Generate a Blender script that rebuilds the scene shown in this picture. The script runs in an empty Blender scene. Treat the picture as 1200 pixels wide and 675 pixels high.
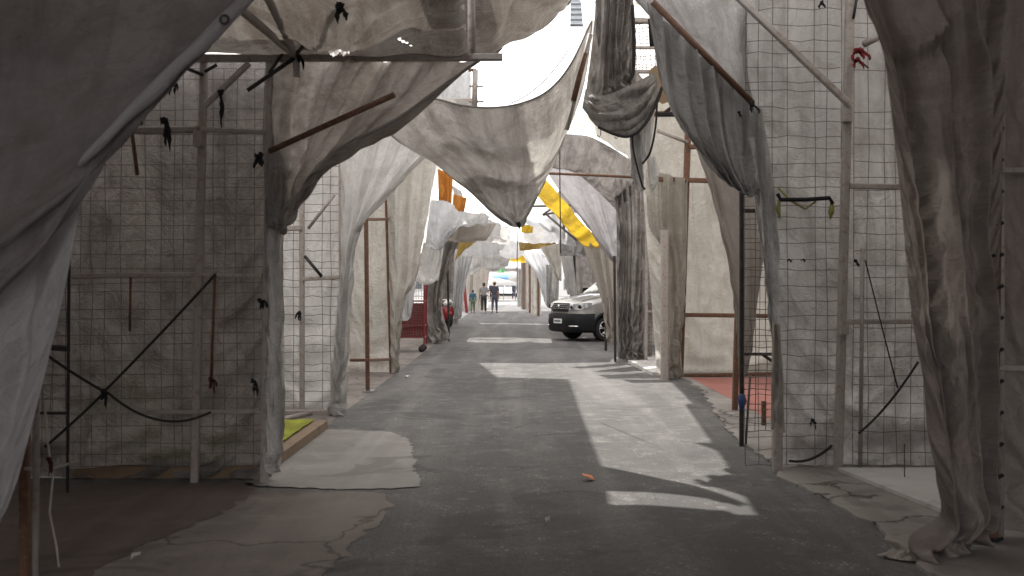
import bpy, bmesh, math, random
import numpy as np
from mathutils import Vector, Matrix
random.seed(7)
PI = math.pi
R = math.radians
sc = bpy.context.scene
COL = sc.collection
F = 1167.0          # focal length in photo pixels (1200 wide); eye 1.6 m above the road, horizon at row 333
EYE = 1.6

def P(px, py, Y):
    return Vector(((px - 600) * Y / F, Y, EYE - (py - 333) * Y / F))
def G(px, py, z=0.0):
    Y = F * (EYE - z) / (py - 333)
    return Vector(((px - 600) * Y / F, Y, z))

# ------------------------------------------------------------------ materials
def nt(name):
    m = bpy.data.materials.new(name); m.use_nodes = True
    n = m.node_tree; n.nodes.clear()
    return m, n.nodes, n.links
def ramp(N, L, src, p0, p1, c0=(0, 0, 0, 1), c1=(1, 1, 1, 1)):
    r = N.new('ShaderNodeValToRGB')
    r.color_ramp.elements[0].position = p0; r.color_ramp.elements[1].position = p1
    r.color_ramp.elements[0].color = c0; r.color_ramp.elements[1].color = c1
    L.new(src, r.inputs[0]); return r.outputs[0]
def noise(N, L, vec, scale, detail=5, rough=.55, dist=0.0):
    n = N.new('ShaderNodeTexNoise'); n.inputs['Scale'].default_value = scale
    n.inputs['Detail'].default_value = detail; n.inputs['Roughness'].default_value = rough
    n.inputs['Distortion'].default_value = dist
    L.new(vec, n.inputs['Vector']); return n.outputs['Fac']
def mapping(N, L, vec, scale=(1, 1, 1), rot=(0, 0, 0), loc=(0, 0, 0)):
    m = N.new('ShaderNodeMapping'); m.inputs['Scale'].default_value = scale
    m.inputs['Rotation'].default_value = rot; m.inputs['Location'].default_value = loc
    L.new(vec, m.inputs['Vector']); return m.outputs[0]
def mixc(N, L, fac, a, b, mode='MIX'):
    m = N.new('ShaderNodeMix'); m.data_type = 'RGBA'; m.blend_type = mode
    if isinstance(fac, float): m.inputs[0].default_value = fac
    else: L.new(fac, m.inputs[0])
    for i, c in ((6, a), (7, b)):
        if isinstance(c, tuple): m.inputs[i].default_value = (*c, 1) if len(c) == 3 else c
        else: L.new(c, m.inputs[i])
    return m.outputs[2]
def math_(N, L, op, a, b=None):
    m = N.new('ShaderNodeMath'); m.operation = op
    for i, c in ((0, a), (1, b)):
        if c is None: continue
        if isinstance(c, (int, float)): m.inputs[i].default_value = c
        else: L.new(c, m.inputs[i])
    return m.outputs[0]

def tarp_mat(name, base, stain=(.10, .085, .07), amt=.5, trans=.25, rough=.55, mould=.5, crinkle=.5, weave=True, spec=.3):
    m, N, L = nt(name)
    uv = N.new('ShaderNodeUVMap'); uv.uv_map = 'UVMap'
    oi = N.new('ShaderNodeObjectInfo')
    off = N.new('ShaderNodeVectorMath'); off.operation = 'MULTIPLY_ADD'
    cmb = N.new('ShaderNodeCombineXYZ')
    for i in range(3): L.new(oi.outputs['Random'], cmb.inputs[i])
    L.new(cmb.outputs[0], off.inputs[0]); off.inputs[1].default_value = (37, 19, 11); L.new(uv.outputs[0], off.inputs[2])
    v = off.outputs[0]
    big = noise(N, L, v, .9, 6, .6, .4)
    mid = noise(N, L, v, 3.2, 8, .65, .6)
    stk = noise(N, L, mapping(N, L, v, (7, .55, 1), (0, 0, .12)), 1.0, 6, .6, .3)
    spk = noise(N, L, v, 26, 6, .7)
    wv = noise(N, L, v, 120, 2, .5)
    d = tuple(c * .72 for c in base)
    c = mixc(N, L, ramp(N, L, big, .32, .68), d, base)
    c = mixc(N, L, math_(N, L, 'MULTIPLY', ramp(N, L, mid, .44, .70), amt), c, stain)
    c = mixc(N, L, math_(N, L, 'MULTIPLY', ramp(N, L, stk, .48, .74), amt), c, stain)
    mk = math_(N, L, 'MULTIPLY', ramp(N, L, spk, .56, .7), ramp(N, L, mid, .5, .66))
    c = mixc(N, L, math_(N, L, 'MULTIPLY', mk, mould), c, (.045, .04, .035))
    c = mixc(N, L, math_(N, L, 'MULTIPLY', ramp(N, L, wv, .35, .65), .16), c, tuple(x * .55 for x in base))
    sx = N.new('ShaderNodeSeparateXYZ'); L.new(uv.outputs[0], sx.inputs[0])
    fr = math_(N, L, 'ABSOLUTE', math_(N, L, 'SUBTRACT', math_(N, L, 'FRACT', math_(N, L, 'ADD', math_(N, L, 'MULTIPLY', sx.outputs[0], .82), oi.outputs['Random'])), .5))
    seam = ramp(N, L, fr, .012, .018, (1, 1, 1, 1), (0, 0, 0, 1))
    c = mixc(N, L, math_(N, L, 'MULTIPLY', seam, .35), c, tuple(x * .6 for x in base))
    # creases: ridged noise
    cr = noise(N, L, mapping(N, L, v, (1.2, 1, 1), (0, 0, .5)), 4.2, 7, .62, 1.2)
    cr = math_(N, L, 'ABSOLUTE', math_(N, L, 'SUBTRACT', cr, .5))
    cr2 = noise(N, L, mapping(N, L, v, (1, 2.4, 1), (0, 0, -.4)), 7.0, 6, .6, .8)
    cr2 = math_(N, L, 'ABSOLUTE', math_(N, L, 'SUBTRACT', cr2, .5))
    c = mixc(N, L, math_(N, L, 'MULTIPLY', math_(N, L, 'MULTIPLY', ramp(N, L, cr, .0, .035, (1, 1, 1, 1), (0, 0, 0, 1)), ramp(N, L, big, .4, .6)), .38), c, stain)
    h = math_(N, L, 'ADD', cr, math_(N, L, 'MULTIPLY', cr2, .6))
    h = math_(N, L, 'ADD', h, math_(N, L, 'MULTIPLY', wv, .02))
    b = N.new('ShaderNodeBump'); b.inputs['Strength'].default_value = crinkle; b.inputs['Distance'].default_value = .22
    L.new(h, b.inputs['Height'])
    p = N.new('ShaderNodeBsdfPrincipled'); L.new(c, p.inputs['Base Color'])
    p.inputs['Roughness'].default_value = rough; p.inputs['Specular IOR Level'].default_value = spec
    L.new(b.outputs[0], p.inputs['Normal'])
    t = N.new('ShaderNodeBsdfTranslucent'); L.new(c, t.inputs['Color']); L.new(b.outputs[0], t.inputs['Normal'])
    mx = N.new('ShaderNodeMixShader'); mx.inputs[0].default_value = trans
    L.new(p.outputs[0], mx.inputs[1]); L.new(t.outputs[0], mx.inputs[2])
    o = N.new('ShaderNodeOutputMaterial'); L.new(mx.outputs[0], o.inputs[0])
    return m

def solid(name, base, rough=.6, metal=0.0, spot=None, amt=.4, scale=18, bump=.0, spec=.4, coat=0.0):
    m, N, L = nt(name)
    tc = N.new('ShaderNodeTexCoord'); v = tc.outputs['Object']
    p = N.new('ShaderNodeBsdfPrincipled')
    n1 = noise(N, L, v, scale, 6, .65); n2 = noise(N, L, v, scale * .17 + .4, 4, .6)
    c = mixc(N, L, math_(N, L, 'MULTIPLY', ramp(N, L, n2, .3, .7), .5), base, tuple(x * .75 for x in base))
    if spot: c = mixc(N, L, math_(N, L, 'MULTIPLY', ramp(N, L, n1, .5, .66), amt), c, spot)
    L.new(c, p.inputs['Base Color'])
    p.inputs['Roughness'].default_value = rough; p.inputs['Metallic'].default_value = metal
    p.inputs['Specular IOR Level'].default_value = spec; p.inputs['Coat Weight'].default_value = coat
    if bump:
        b = N.new('ShaderNodeBump'); b.inputs['Strength'].default_value = bump; b.inputs['Distance'].default_value = .01
        L.new(n1, b.inputs['Height']); L.new(b.outputs[0], p.inputs['Normal'])
    o = N.new('ShaderNodeOutputMaterial'); L.new(p.outputs[0], o.inputs[0])
    return m

def ground_mat(name, base, light, dark, pebble=.6, big=.35, crack=.0, rough=.85, bumpd=.012):
    m, N, L = nt(name)
    g = N.new('ShaderNodeNewGeometry'); v = g.outputs['Position']
    b1 = noise(N, L, v, big, 7, .62, .5); b2 = noise(N, L, v, 2.6, 8, .65, .3); b3 = noise(N, L, v, 14, 6, .7)
    c = mixc(N, L, ramp(N, L, b1, .35, .68), dark, base)
    c = mixc(N, L, math_(N, L, 'MULTIPLY', ramp(N, L, b2, .5, .75), .55), c, light)
    c = mixc(N, L, math_(N, L, 'MULTIPLY', ramp(N, L, b3, .5, .75), .5), c, dark)
    trk = noise(N, L, mapping(N, L, v, (1.5, .10, 1)), 1.0, 5, .55, .4); oil = noise(N, L, v, 1.1, 5, .6, 1.0)
    c = mixc(N, L, math_(N, L, 'MULTIPLY', ramp(N, L, trk, .46, .66), .5), c, light)
    c = mixc(N, L, math_(N, L, 'MULTIPLY', ramp(N, L, oil, .57, .63), .55), c, tuple(x * .7 for x in dark))
    fine = noise(N, L, v, 160, 3, .6)
    c = mixc(N, L, math_(N, L, 'MULTIPLY', ramp(N, L, fine, .52, .72), .45), c, light)
    h = fine
    if pebble:
        vo = N.new('ShaderNodeTexVoronoi'); vo.inputs['Scale'].default_value = 34; L.new(v, vo.inputs['Vector'])
        cell = N.new('ShaderNodeSeparateColor'); L.new(vo.outputs['Color'], cell.inputs[0])
        sel = ramp(N, L, cell.outputs[0], .80, .84); near = ramp(N, L, vo.outputs['Distance'], .25, .42, (1, 1, 1, 1), (0, 0, 0, 1))
        pb = math_(N, L, 'MULTIPLY', math_(N, L, 'MULTIPLY', sel, near), ramp(N, L, b2, .46, .62))
        c = mixc(N, L, math_(N, L, 'MULTIPLY', pb, pebble), c, tuple(min(1, x * 2.3) for x in light))
        v2 = N.new('ShaderNodeTexVoronoi'); v2.inputs['Scale'].default_value = 70; L.new(v, v2.inputs['Vector'])
        c2 = N.new('ShaderNodeSeparateColor'); L.new(v2.outputs['Color'], c2.inputs[0])
        c = mixc(N, L, math_(N, L, 'MULTIPLY', ramp(N, L, c2.outputs[1], .3, .9), .5), c, dark)
        h = math_(N, L, 'ADD', fine, math_(N, L, 'MULTIPLY', v2.outputs['Distance'], -.6))
        vs = N.new('ShaderNodeTexVoronoi'); vs.inputs['Scale'].default_value = 3.2; L.new(v, vs.inputs['Vector'])
        cs = N.new('ShaderNodeSeparateColor'); L.new(vs.outputs['Color'], cs.inputs[0])
        ds = math_(N, L, 'ADD', vs.outputs['Distance'], math_(N, L, 'MULTIPLY', b3, .12))
        blot = math_(N, L, 'MULTIPLY', ramp(N, L, cs.outputs[0], .62, .66), ramp(N, L, ds, .2, .26, (1, 1, 1, 1), (0, 0, 0, 1)))
        c = mixc(N, L, math_(N, L, 'MULTIPLY', blot, .35), c, light)
    if crack:
        vc = N.new('ShaderNodeTexVoronoi'); vc.feature = 'DISTANCE_TO_EDGE'; vc.inputs['Scale'].default_value = .55
        nz = N.new('ShaderNodeTexNoise'); nz.inputs['Scale'].default_value = 2.0; nz.inputs['Detail'].default_value = 6; L.new(v, nz.inputs['Vector'])
        va = N.new('ShaderNodeVectorMath'); va.operation = 'MULTIPLY_ADD'; L.new(nz.outputs['Color'], va.inputs[0]); va.inputs[1].default_value = (.9, .9, .9); L.new(v, va.inputs[2])
        L.new(va.outputs[0], vc.inputs['Vector'])
        c = mixc(N, L, math_(N, L, 'MULTIPLY', ramp(N, L, vc.outputs['Distance'], .004, .014, (1, 1, 1, 1), (0, 0, 0, 1)), crack), c, (.02, .018, .016))
    p = N.new('ShaderNodeBsdfPrincipled'); L.new(c, p.inputs['Base Color']); p.inputs['Roughness'].default_value = rough
    p.inputs['Specular IOR Level'].default_value = .25
    h = math_(N, L, 'ADD', h, math_(N, L, 'MULTIPLY', b3, .8))
    b = N.new('ShaderNodeBump'); b.inputs['Strength'].default_value = .5; b.inputs['Distance'].default_value = bumpd
    L.new(h, b.inputs['Height']); L.new(b.outputs[0], p.inputs['Normal'])
    o = N.new('ShaderNodeOutputMaterial'); L.new(p.outputs[0], o.inputs[0])
    return m

M = {}
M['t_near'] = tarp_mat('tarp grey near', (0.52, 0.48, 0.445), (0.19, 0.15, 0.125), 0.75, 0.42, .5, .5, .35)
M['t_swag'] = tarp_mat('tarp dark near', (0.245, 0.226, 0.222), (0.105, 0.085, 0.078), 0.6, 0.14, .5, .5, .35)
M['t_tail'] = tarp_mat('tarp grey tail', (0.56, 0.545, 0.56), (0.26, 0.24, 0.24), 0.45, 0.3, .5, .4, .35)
M['t_clear'] = tarp_mat('tarp thin white', (0.78, 0.76, 0.72), (0.5, 0.46, 0.4), 0.3, 0.74, .5, .2, .4)
M['t_grey'] = tarp_mat('tarp grey', (0.46, 0.45, 0.44), (0.18, 0.16, 0.145), 0.6, 0.28, .5, .5, .4)
M['t_wall'] = tarp_mat('tarp wall brown grey', (.40, .368, .352), (.135, .116, .107), 0.7, 0.28, .6, .55, .7)
M['t_wallr'] = tarp_mat('tarp wall pale grey', (.71, .695, .685), (.27, .245, .23), 0.65, 0.5, .55, .4, .7)
M['t_white'] = tarp_mat('tarp white', (0.79, 0.775, 0.76), (0.42, 0.395, 0.37), 0.5, 0.64, .5, .3, .45)
M['t_cream'] = tarp_mat('tarp cream', (0.8, 0.775, 0.72), (0.45, 0.39, 0.32), 0.5, 0.68, .5, .3, .9)
M['t_dark'] = tarp_mat('tarp dark stained', (0.4, 0.375, 0.355), (0.12, 0.1, 0.09), 0.8, 0.25, .55, .8, .5)
M['t_brown'] = tarp_mat('tarp brown curtain', (0.31, 0.272, 0.248), (0.13, 0.1, 0.085), 0.6, 0.13, .5, .3, .35)
M['t_sail'] = tarp_mat('tarp sail beige', (0.55, 0.52, 0.485), (0.17, 0.15, 0.13), 0.75, 0.46, .55, .8, .45)
M['t_taupe'] = tarp_mat('tarp taupe', (.42, .385, .345), (.26, .22, .19), .35, .2, .55, .25, .3)
M['t_roof'] = tarp_mat('tarp roof plastic', (0.4, 0.36, 0.32), (0.13, 0.095, 0.07), 0.85, 0.16, .28, .8, .7, spec=.6)
M['t_blue'] = tarp_mat('tarp bluish white', (0.74, 0.745, 0.76), (0.4, 0.385, 0.375), 0.4, 0.6, .5, .3, .45)
M['t_yellow'] = tarp_mat('tarp yellow', (0.74, 0.5, 0.04), (0.4, 0.26, 0.05), 0.5, 0.45, .5, .1, .4)
M['t_orange'] = tarp_mat('tarp orange', (0.7, 0.3, 0.06), (0.36, 0.16, 0.05), 0.6, 0.45, .5, .15, .4)
M['t_mustard'] = tarp_mat('tarp mustard brown', (.34, .23, .06), (.16, .11, .05), .4, .2, .5, .2, .4)
M['t_green'] = tarp_mat('tarp green', (.05, .33, .09), (.04, .2, .06), .3, .35, .5, .1, .3)
M['t_pink'] = tarp_mat('fabric pink', (.75, .30, .42), (.5, .2, .3), .2, .3)
M['t_cblue'] = tarp_mat('fabric blue', (.10, .28, .60), (.08, .2, .4), .2, .3)
M['hem'] = solid('hem webbing grey brown', (.24, .22, .20), .7)
M['card'] = solid('cardboard', (.36, .25, .15), .8, spot=(.2, .14, .09), amt=.4)
M['pipe_white'] = solid('pipe painted white', (.36, .33, .305), .45, spot=(.20, .11, .07), amt=.55, scale=22)
M['pipe_grey'] = solid('pipe grimy grey', (.30, .27, .25), .5, spot=(.14, .09, .06), amt=.6, scale=22)
M['rust'] = solid('pipe rusty brown', (.13, .07, .045), .7, .2, spot=(.26, .14, .08), amt=.6, scale=25, bump=.4)
M['black'] = solid('black iron', (.022, .02, .02), .6, spot=(.12, .07, .05), amt=.35, scale=20)
M['wire'] = solid('wire mesh grey', (.14, .125, .118), .55, .3, spot=(.10, .05, .035), amt=.5, scale=9)
M['rag'] = solid('black rag', (.012, .012, .013), .9)
M['cord'] = solid('dark cord', (.025, .022, .022), .85)
M['twine'] = solid('pale twine', (.42, .39, .36), .85)
M['red'] = solid('red flaking paint', (.19, .02, .025), .5, spot=(.14, .04, .03), amt=.5)
M['redcloth'] = solid('red cloth', (.15, .010, .014), .9)
M['redrag'] = solid('faded dark red rag', (.055, .014, .014), .9)
M['blue'] = solid('blue tape', (.02, .05, .16), .6)
M['olive'] = solid('olive twine', (.24, .24, .07), .85)
M['chrome'] = solid('chrome', (.75, .75, .75), .15, 1.0)
M['zinc'] = solid('zinc sheet', (.36, .38, .40), .45, .6, spot=(.22, .2, .18), amt=.4)
M['asphalt'] = ground_mat('asphalt worn', (.116, .110, .108), (.225, .214, .206), (.062, .059, .058), .5)
M['concrete'] = ground_mat('concrete patch', (.25, .238, .225), (.34, .325, .31), (.16, .15, .142), 0, .7, .0, .9, .006)
M['apron'] = ground_mat('old concrete apron', (.205, .182, .168), (.27, .245, .225), (.12, .103, .094), 0, .6, .5, .9, .008)
M['redearth'] = ground_mat('reddish screed', (.12, .096, .086), (.165, .135, .12), (.07, .055, .05), 0, .8, .0, .8, .005)
M['walk'] = ground_mat('pavement concrete', (.27, .25, .235), (.36, .34, .32), (.16, .145, .135), 0, .9, .7, .9, .008)
M['slab'] = ground_mat('white floor tile', (.55, .54, .53), (.62, .61, .6), (.42, .40, .39), 0, .9, .0, .5, .003)
M['redfloor'] = ground_mat('red painted floor', (.34, .135, .115), (.40, .20, .17), (.25, .10, .085), 0, .9, .0, .7, .004)
M['turf'] = ground_mat('green turf', (.30, .36, .035), (.46, .50, .08), (.17, .16, .03), 0, 2.4, .0, 1.0, .05)
M['wood'] = solid('old plywood', (.20, .14, .09), .8, spot=(.09, .06, .045), amt=.5, scale=8, bump=.4)

# ------------------------------------------------------------------ object helpers
def tag(o, label=None, cat=None, group=None, kind=None):
    if label: o['label'] = label
    if cat: o['category'] = cat
    if group: o['group'] = group
    if kind: o['kind'] = kind
    return o
def empty(name, loc, label, cat, group=None, rz=0.0):
    o = bpy.data.objects.new(name, None); COL.objects.link(o)
    o.location = loc; o.rotation_euler = (0, 0, rz); o.empty_display_size = .2
    return tag(o, label, cat, group)
def wloc(o):
    v = Vector((0, 0, 0))
    while o is not None:
        v = v + o.location; o = o.parent
    return v
def link_mesh(name, verts, faces, mat, parent=None, uvs=None, smooth=False, local=False, origin=None, mats=None, fmat=None):
    me = bpy.data.meshes.new(name)
    if parent is not None and not local:
        w = wloc(parent); verts = [(v[0] - w.x, v[1] - w.y, v[2] - w.z) for v in verts]
    loc = Vector((0, 0, 0))
    if parent is None and not local:
        a = np.array([tuple(v) for v in verts], float); lo, hi = a.min(0), a.max(0)
        loc = Vector(((lo[0] + hi[0]) / 2, (lo[1] + hi[1]) / 2, lo[2])) if origin is None else Vector(origin)
        verts = [(v[0] - loc.x, v[1] - loc.y, v[2] - loc.z) for v in verts]
    me.from_pydata([tuple(v) for v in verts], [], faces); me.update()
    if uvs is not None:
        ul = me.uv_layers.new(name='UVMap')
        idx = np.empty(len(me.loops), int); me.loops.foreach_get('vertex_index', idx)
        ul.data.foreach_set('uv', np.asarray(uvs, float)[idx].ravel())
    if mats:
        for m in mats: me.materials.append(m)
        if fmat is not None: me.polygons.foreach_set('material_index', fmat)
    else: me.materials.append(mat)
    if smooth: me.polygons.foreach_set('use_smooth', [True] * len(me.polygons))
    o = bpy.data.objects.new(name, me); COL.objects.link(o); o.location = loc
    if parent is not None: o.parent = parent
    return o

class MB:
    def __init__(s): s.v = []; s.f = []; s.fm = []; s.m = 0
    def face(s, f): s.f.append(f); s.fm.append(s.m)
    def add(s, vs, fs):
        b = len(s.v); s.v += [tuple(v) for v in vs]
        for f in fs: s.face(tuple(i + b for i in f))
    def bar(s, p, q, w=.05, h=None, up=(0, 0, 1)):
        p, q = Vector(p), Vector(q); d = (q - p).normalized(); h = h or w
        u = Vector(up)
        if abs(d.dot(u)) > .95: u = Vector((0, 1, 0))
        a = d.cross(u).normalized(); b = a.cross(d).normalized()
        c = min(w, h) * .18
        ring = [(-w / 2 + c, -h / 2), (w / 2 - c, -h / 2), (w / 2, -h / 2 + c), (w / 2, h / 2 - c), (w / 2 - c, h / 2), (-w / 2 + c, h / 2), (-w / 2, h / 2 - c), (-w / 2, -h / 2 + c)]
        vs = [e + a * x + b * y for e in (p, q) for x, y in ring]
        fs = [(i, (i + 1) % 8, (i + 1) % 8 + 8, i + 8) for i in range(8)] + [tuple(range(7, -1, -1)), tuple(range(8, 16))]
        s.add(vs, fs); return s
    def tube(s, pts, r=.02, k=8, caps=True):
        pts = [Vector(p) for p in pts]; n = len(pts)
        rr = r if isinstance(r, (list, tuple)) else [r] * n
        prev = None; vs = []
        for i in range(n):
            d = (pts[min(i + 1, n - 1)] - pts[max(i - 1, 0)]).normalized()
            if prev is None:
                u = Vector((0, 0, 1)) if abs(d.z) < .9 else Vector((1, 0, 0))
                a = d.cross(u).normalized()
            else:
                a = (prev - d * prev.dot(d))
                a = a.normalized() if a.length > 1e-6 else d.orthogonal().normalized()
            prev = a; b = d.cross(a)
            for j in range(k):
                t = 2 * PI * j / k; vs.append(pts[i] + (a * math.cos(t) + b * math.sin(t)) * rr[i])
        fs = [(i * k + j, i * k + (j + 1) % k, (i + 1) * k + (j + 1) % k, (i + 1) * k + j) for i in range(n - 1) for j in range(k)]
        if caps: fs += [tuple(range(k - 1, -1, -1)), tuple(range((n - 1) * k, n * k))]
        s.add(vs, fs); return s
    def box(s, lo, hi):
        x0, y0, z0 = lo; x1, y1, z1 = hi
        vs = [(x, y, z) for z in (z0, z1) for y in (y0, y1) for x in (x0, x1)]
        s.add(vs, [(0, 2, 3, 1), (4, 5, 7, 6), (0, 1, 5, 4), (2, 6, 7, 3), (0, 4, 6, 2), (1, 3, 7, 5)]); return s
    def prism(s, pts, z0, z1):
        n = len(pts)
        s.add([(p[0], p[1], z0) for p in pts] + [(p[0], p[1], z1) for p in pts],
              [tuple(range(n, 2 * n)), tuple(range(n - 1, -1, -1))] + [(i, (i + 1) % n, (i + 1) % n + n, i + n) for i in range(n)]); return s
    def lathe(s, prof, c, axis='z', k=24):
        vs = []
        for (r, h) in prof:
            for j in range(k):
                t = 2 * PI * j / k; x, y = r * math.cos(t), r * math.sin(t)
                vs.append((c[0] + x, c[1] + y, c[2] + h) if axis == 'z' else (c[0] + x, c[1] + h, c[2] + y))
        n = len(prof)
        s.add(vs, [(i * k + j, i * k + (j + 1) % k, (i + 1) * k + (j + 1) % k, (i + 1) * k + j) for i in range(n - 1) for j in range(k)]); return s
    def build(s, name, mat, parent=None, smooth=False, local=False, mats=None, origin=None):
        return link_mesh(name, s.v, s.f, mat, parent, None, smooth, local, origin, mats, s.fm if mats else None)

def catmull(pts, m=14):
    pts = [np.array(p, float) for p in pts]
    if len(pts) == 2: return [pts[0] + (pts[1] - pts[0]) * t for t in np.linspace(0, 1, m)]
    q = [2 * pts[0] - pts[1]] + pts + [2 * pts[-1] - pts[-2]]; out = []
    for i in range(1, len(q) - 2):
        for t in np.linspace(0, 1, m, endpoint=False):
            a, b, c, d = q[i - 1], q[i], q[i + 1], q[i + 2]
            out.append(.5 * (2 * b + (c - a) * t + (2 * a - 5 * b + 4 * c - d) * t * t + (3 * b - a - 3 * c + d) * t ** 3))
    out.append(pts[-1]); return out
def resample(pts, n):
    a = np.array([tuple(p) for p in pts], float)
    d = np.r_[0, np.cumsum(np.linalg.norm(np.diff(a, axis=0), axis=1))]
    if d[-1] < 1e-9: return np.repeat(a[:1], n, 0)
    t = np.linspace(0, d[-1], n)
    return np.stack([np.interp(t, d, a[:, k]) for k in range(3)], 1)
def vnoise(u, v, seed, fu, fv):
    rg = np.random.RandomState(seed); g = rg.rand(64, 64) * 2 - 1
    x, y = u * fu + 3.3, v * fv + 7.7
    xi, yi = np.floor(x).astype(int), np.floor(y).astype(int); xf, yf = x - xi, y - yi
    xf = xf * xf * (3 - 2 * xf); yf = yf * yf * (3 - 2 * yf)
    gg = lambda a, b: g[a % 64, b % 64]
    return (gg(xi, yi) * (1 - xf) + gg(xi + 1, yi) * xf) * (1 - yf) + (gg(xi, yi + 1) * (1 - xf) + gg(xi + 1, yi + 1) * xf) * yf

def relax(pos, inv, exu, exv, it, g=.0012, bend=.25, ymin=None, ymax=None):
    """position-based cloth: fabric a little larger than its frame, hung on its pinned edge."""
    def ln(a, b): return np.linalg.norm(b - a, axis=-1)
    p0 = pos.copy(); S = np.s_; cons = []
    nv, nu = pos.shape[:2]
    def addc(a, b, rest, k): cons.append((a, b, rest, k))
    for st in (0, 1):
        a, b = S[:, st:nu - 1:2], S[:, st + 1:nu:2]; addc(a, b, ln(p0[a], p0[b]) * exu, 1.)
        a, b = S[st:nv - 1:2, :], S[st + 1:nv:2, :]; addc(a, b, ln(p0[a], p0[b]) * exv, 1.)
        ex = (exu + exv) / 2
        a, b = S[st:nv - 1:2, :-1], S[st + 1:nv:2, 1:]; addc(a, b, ln(p0[a], p0[b]) * ex, .35)
        a, b = S[st:nv - 1:2, 1:], S[st + 1:nv:2, :-1]; addc(a, b, ln(p0[a], p0[b]) * ex, .35)
    for st in range(4):
        a, b = S[:, st:nu - 2:4], S[:, st + 2:nu:4]
        if pos[b].shape[1] and pos[a].shape[1] == pos[b].shape[1]: addc(a, b, ln(p0[a], p0[b]) * exu, bend)
        a, b = S[st:nv - 2:4, :], S[st + 2:nv:4, :]
        if pos[b].shape[0] and pos[a].shape[0] == pos[b].shape[0]: addc(a, b, ln(p0[a], p0[b]) * exv, bend)
    prev = pos.copy()
    move = (inv > 0)[..., None]
    return pos, cons, prev, move

def coons(top, bottom, left, right, nu, nv):
    T, B = resample(catmull(top), nu), resample(catmull(bottom), nu)
    Lf, Rt = resample(catmull(left), nv), resample(catmull(right), nv)
    u = np.linspace(0, 1, nu)[None, :, None]; v = np.linspace(0, 1, nv)[:, None, None]
    C = (1 - v) * T[None] + v * B[None] + (1 - u) * Lf[:, None] + u * Rt[:, None]
    C -= (1 - u) * (1 - v) * T[0] + u * (1 - v) * T[-1] + (1 - u) * v * B[0] + u * v * B[-1]
    return C

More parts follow.
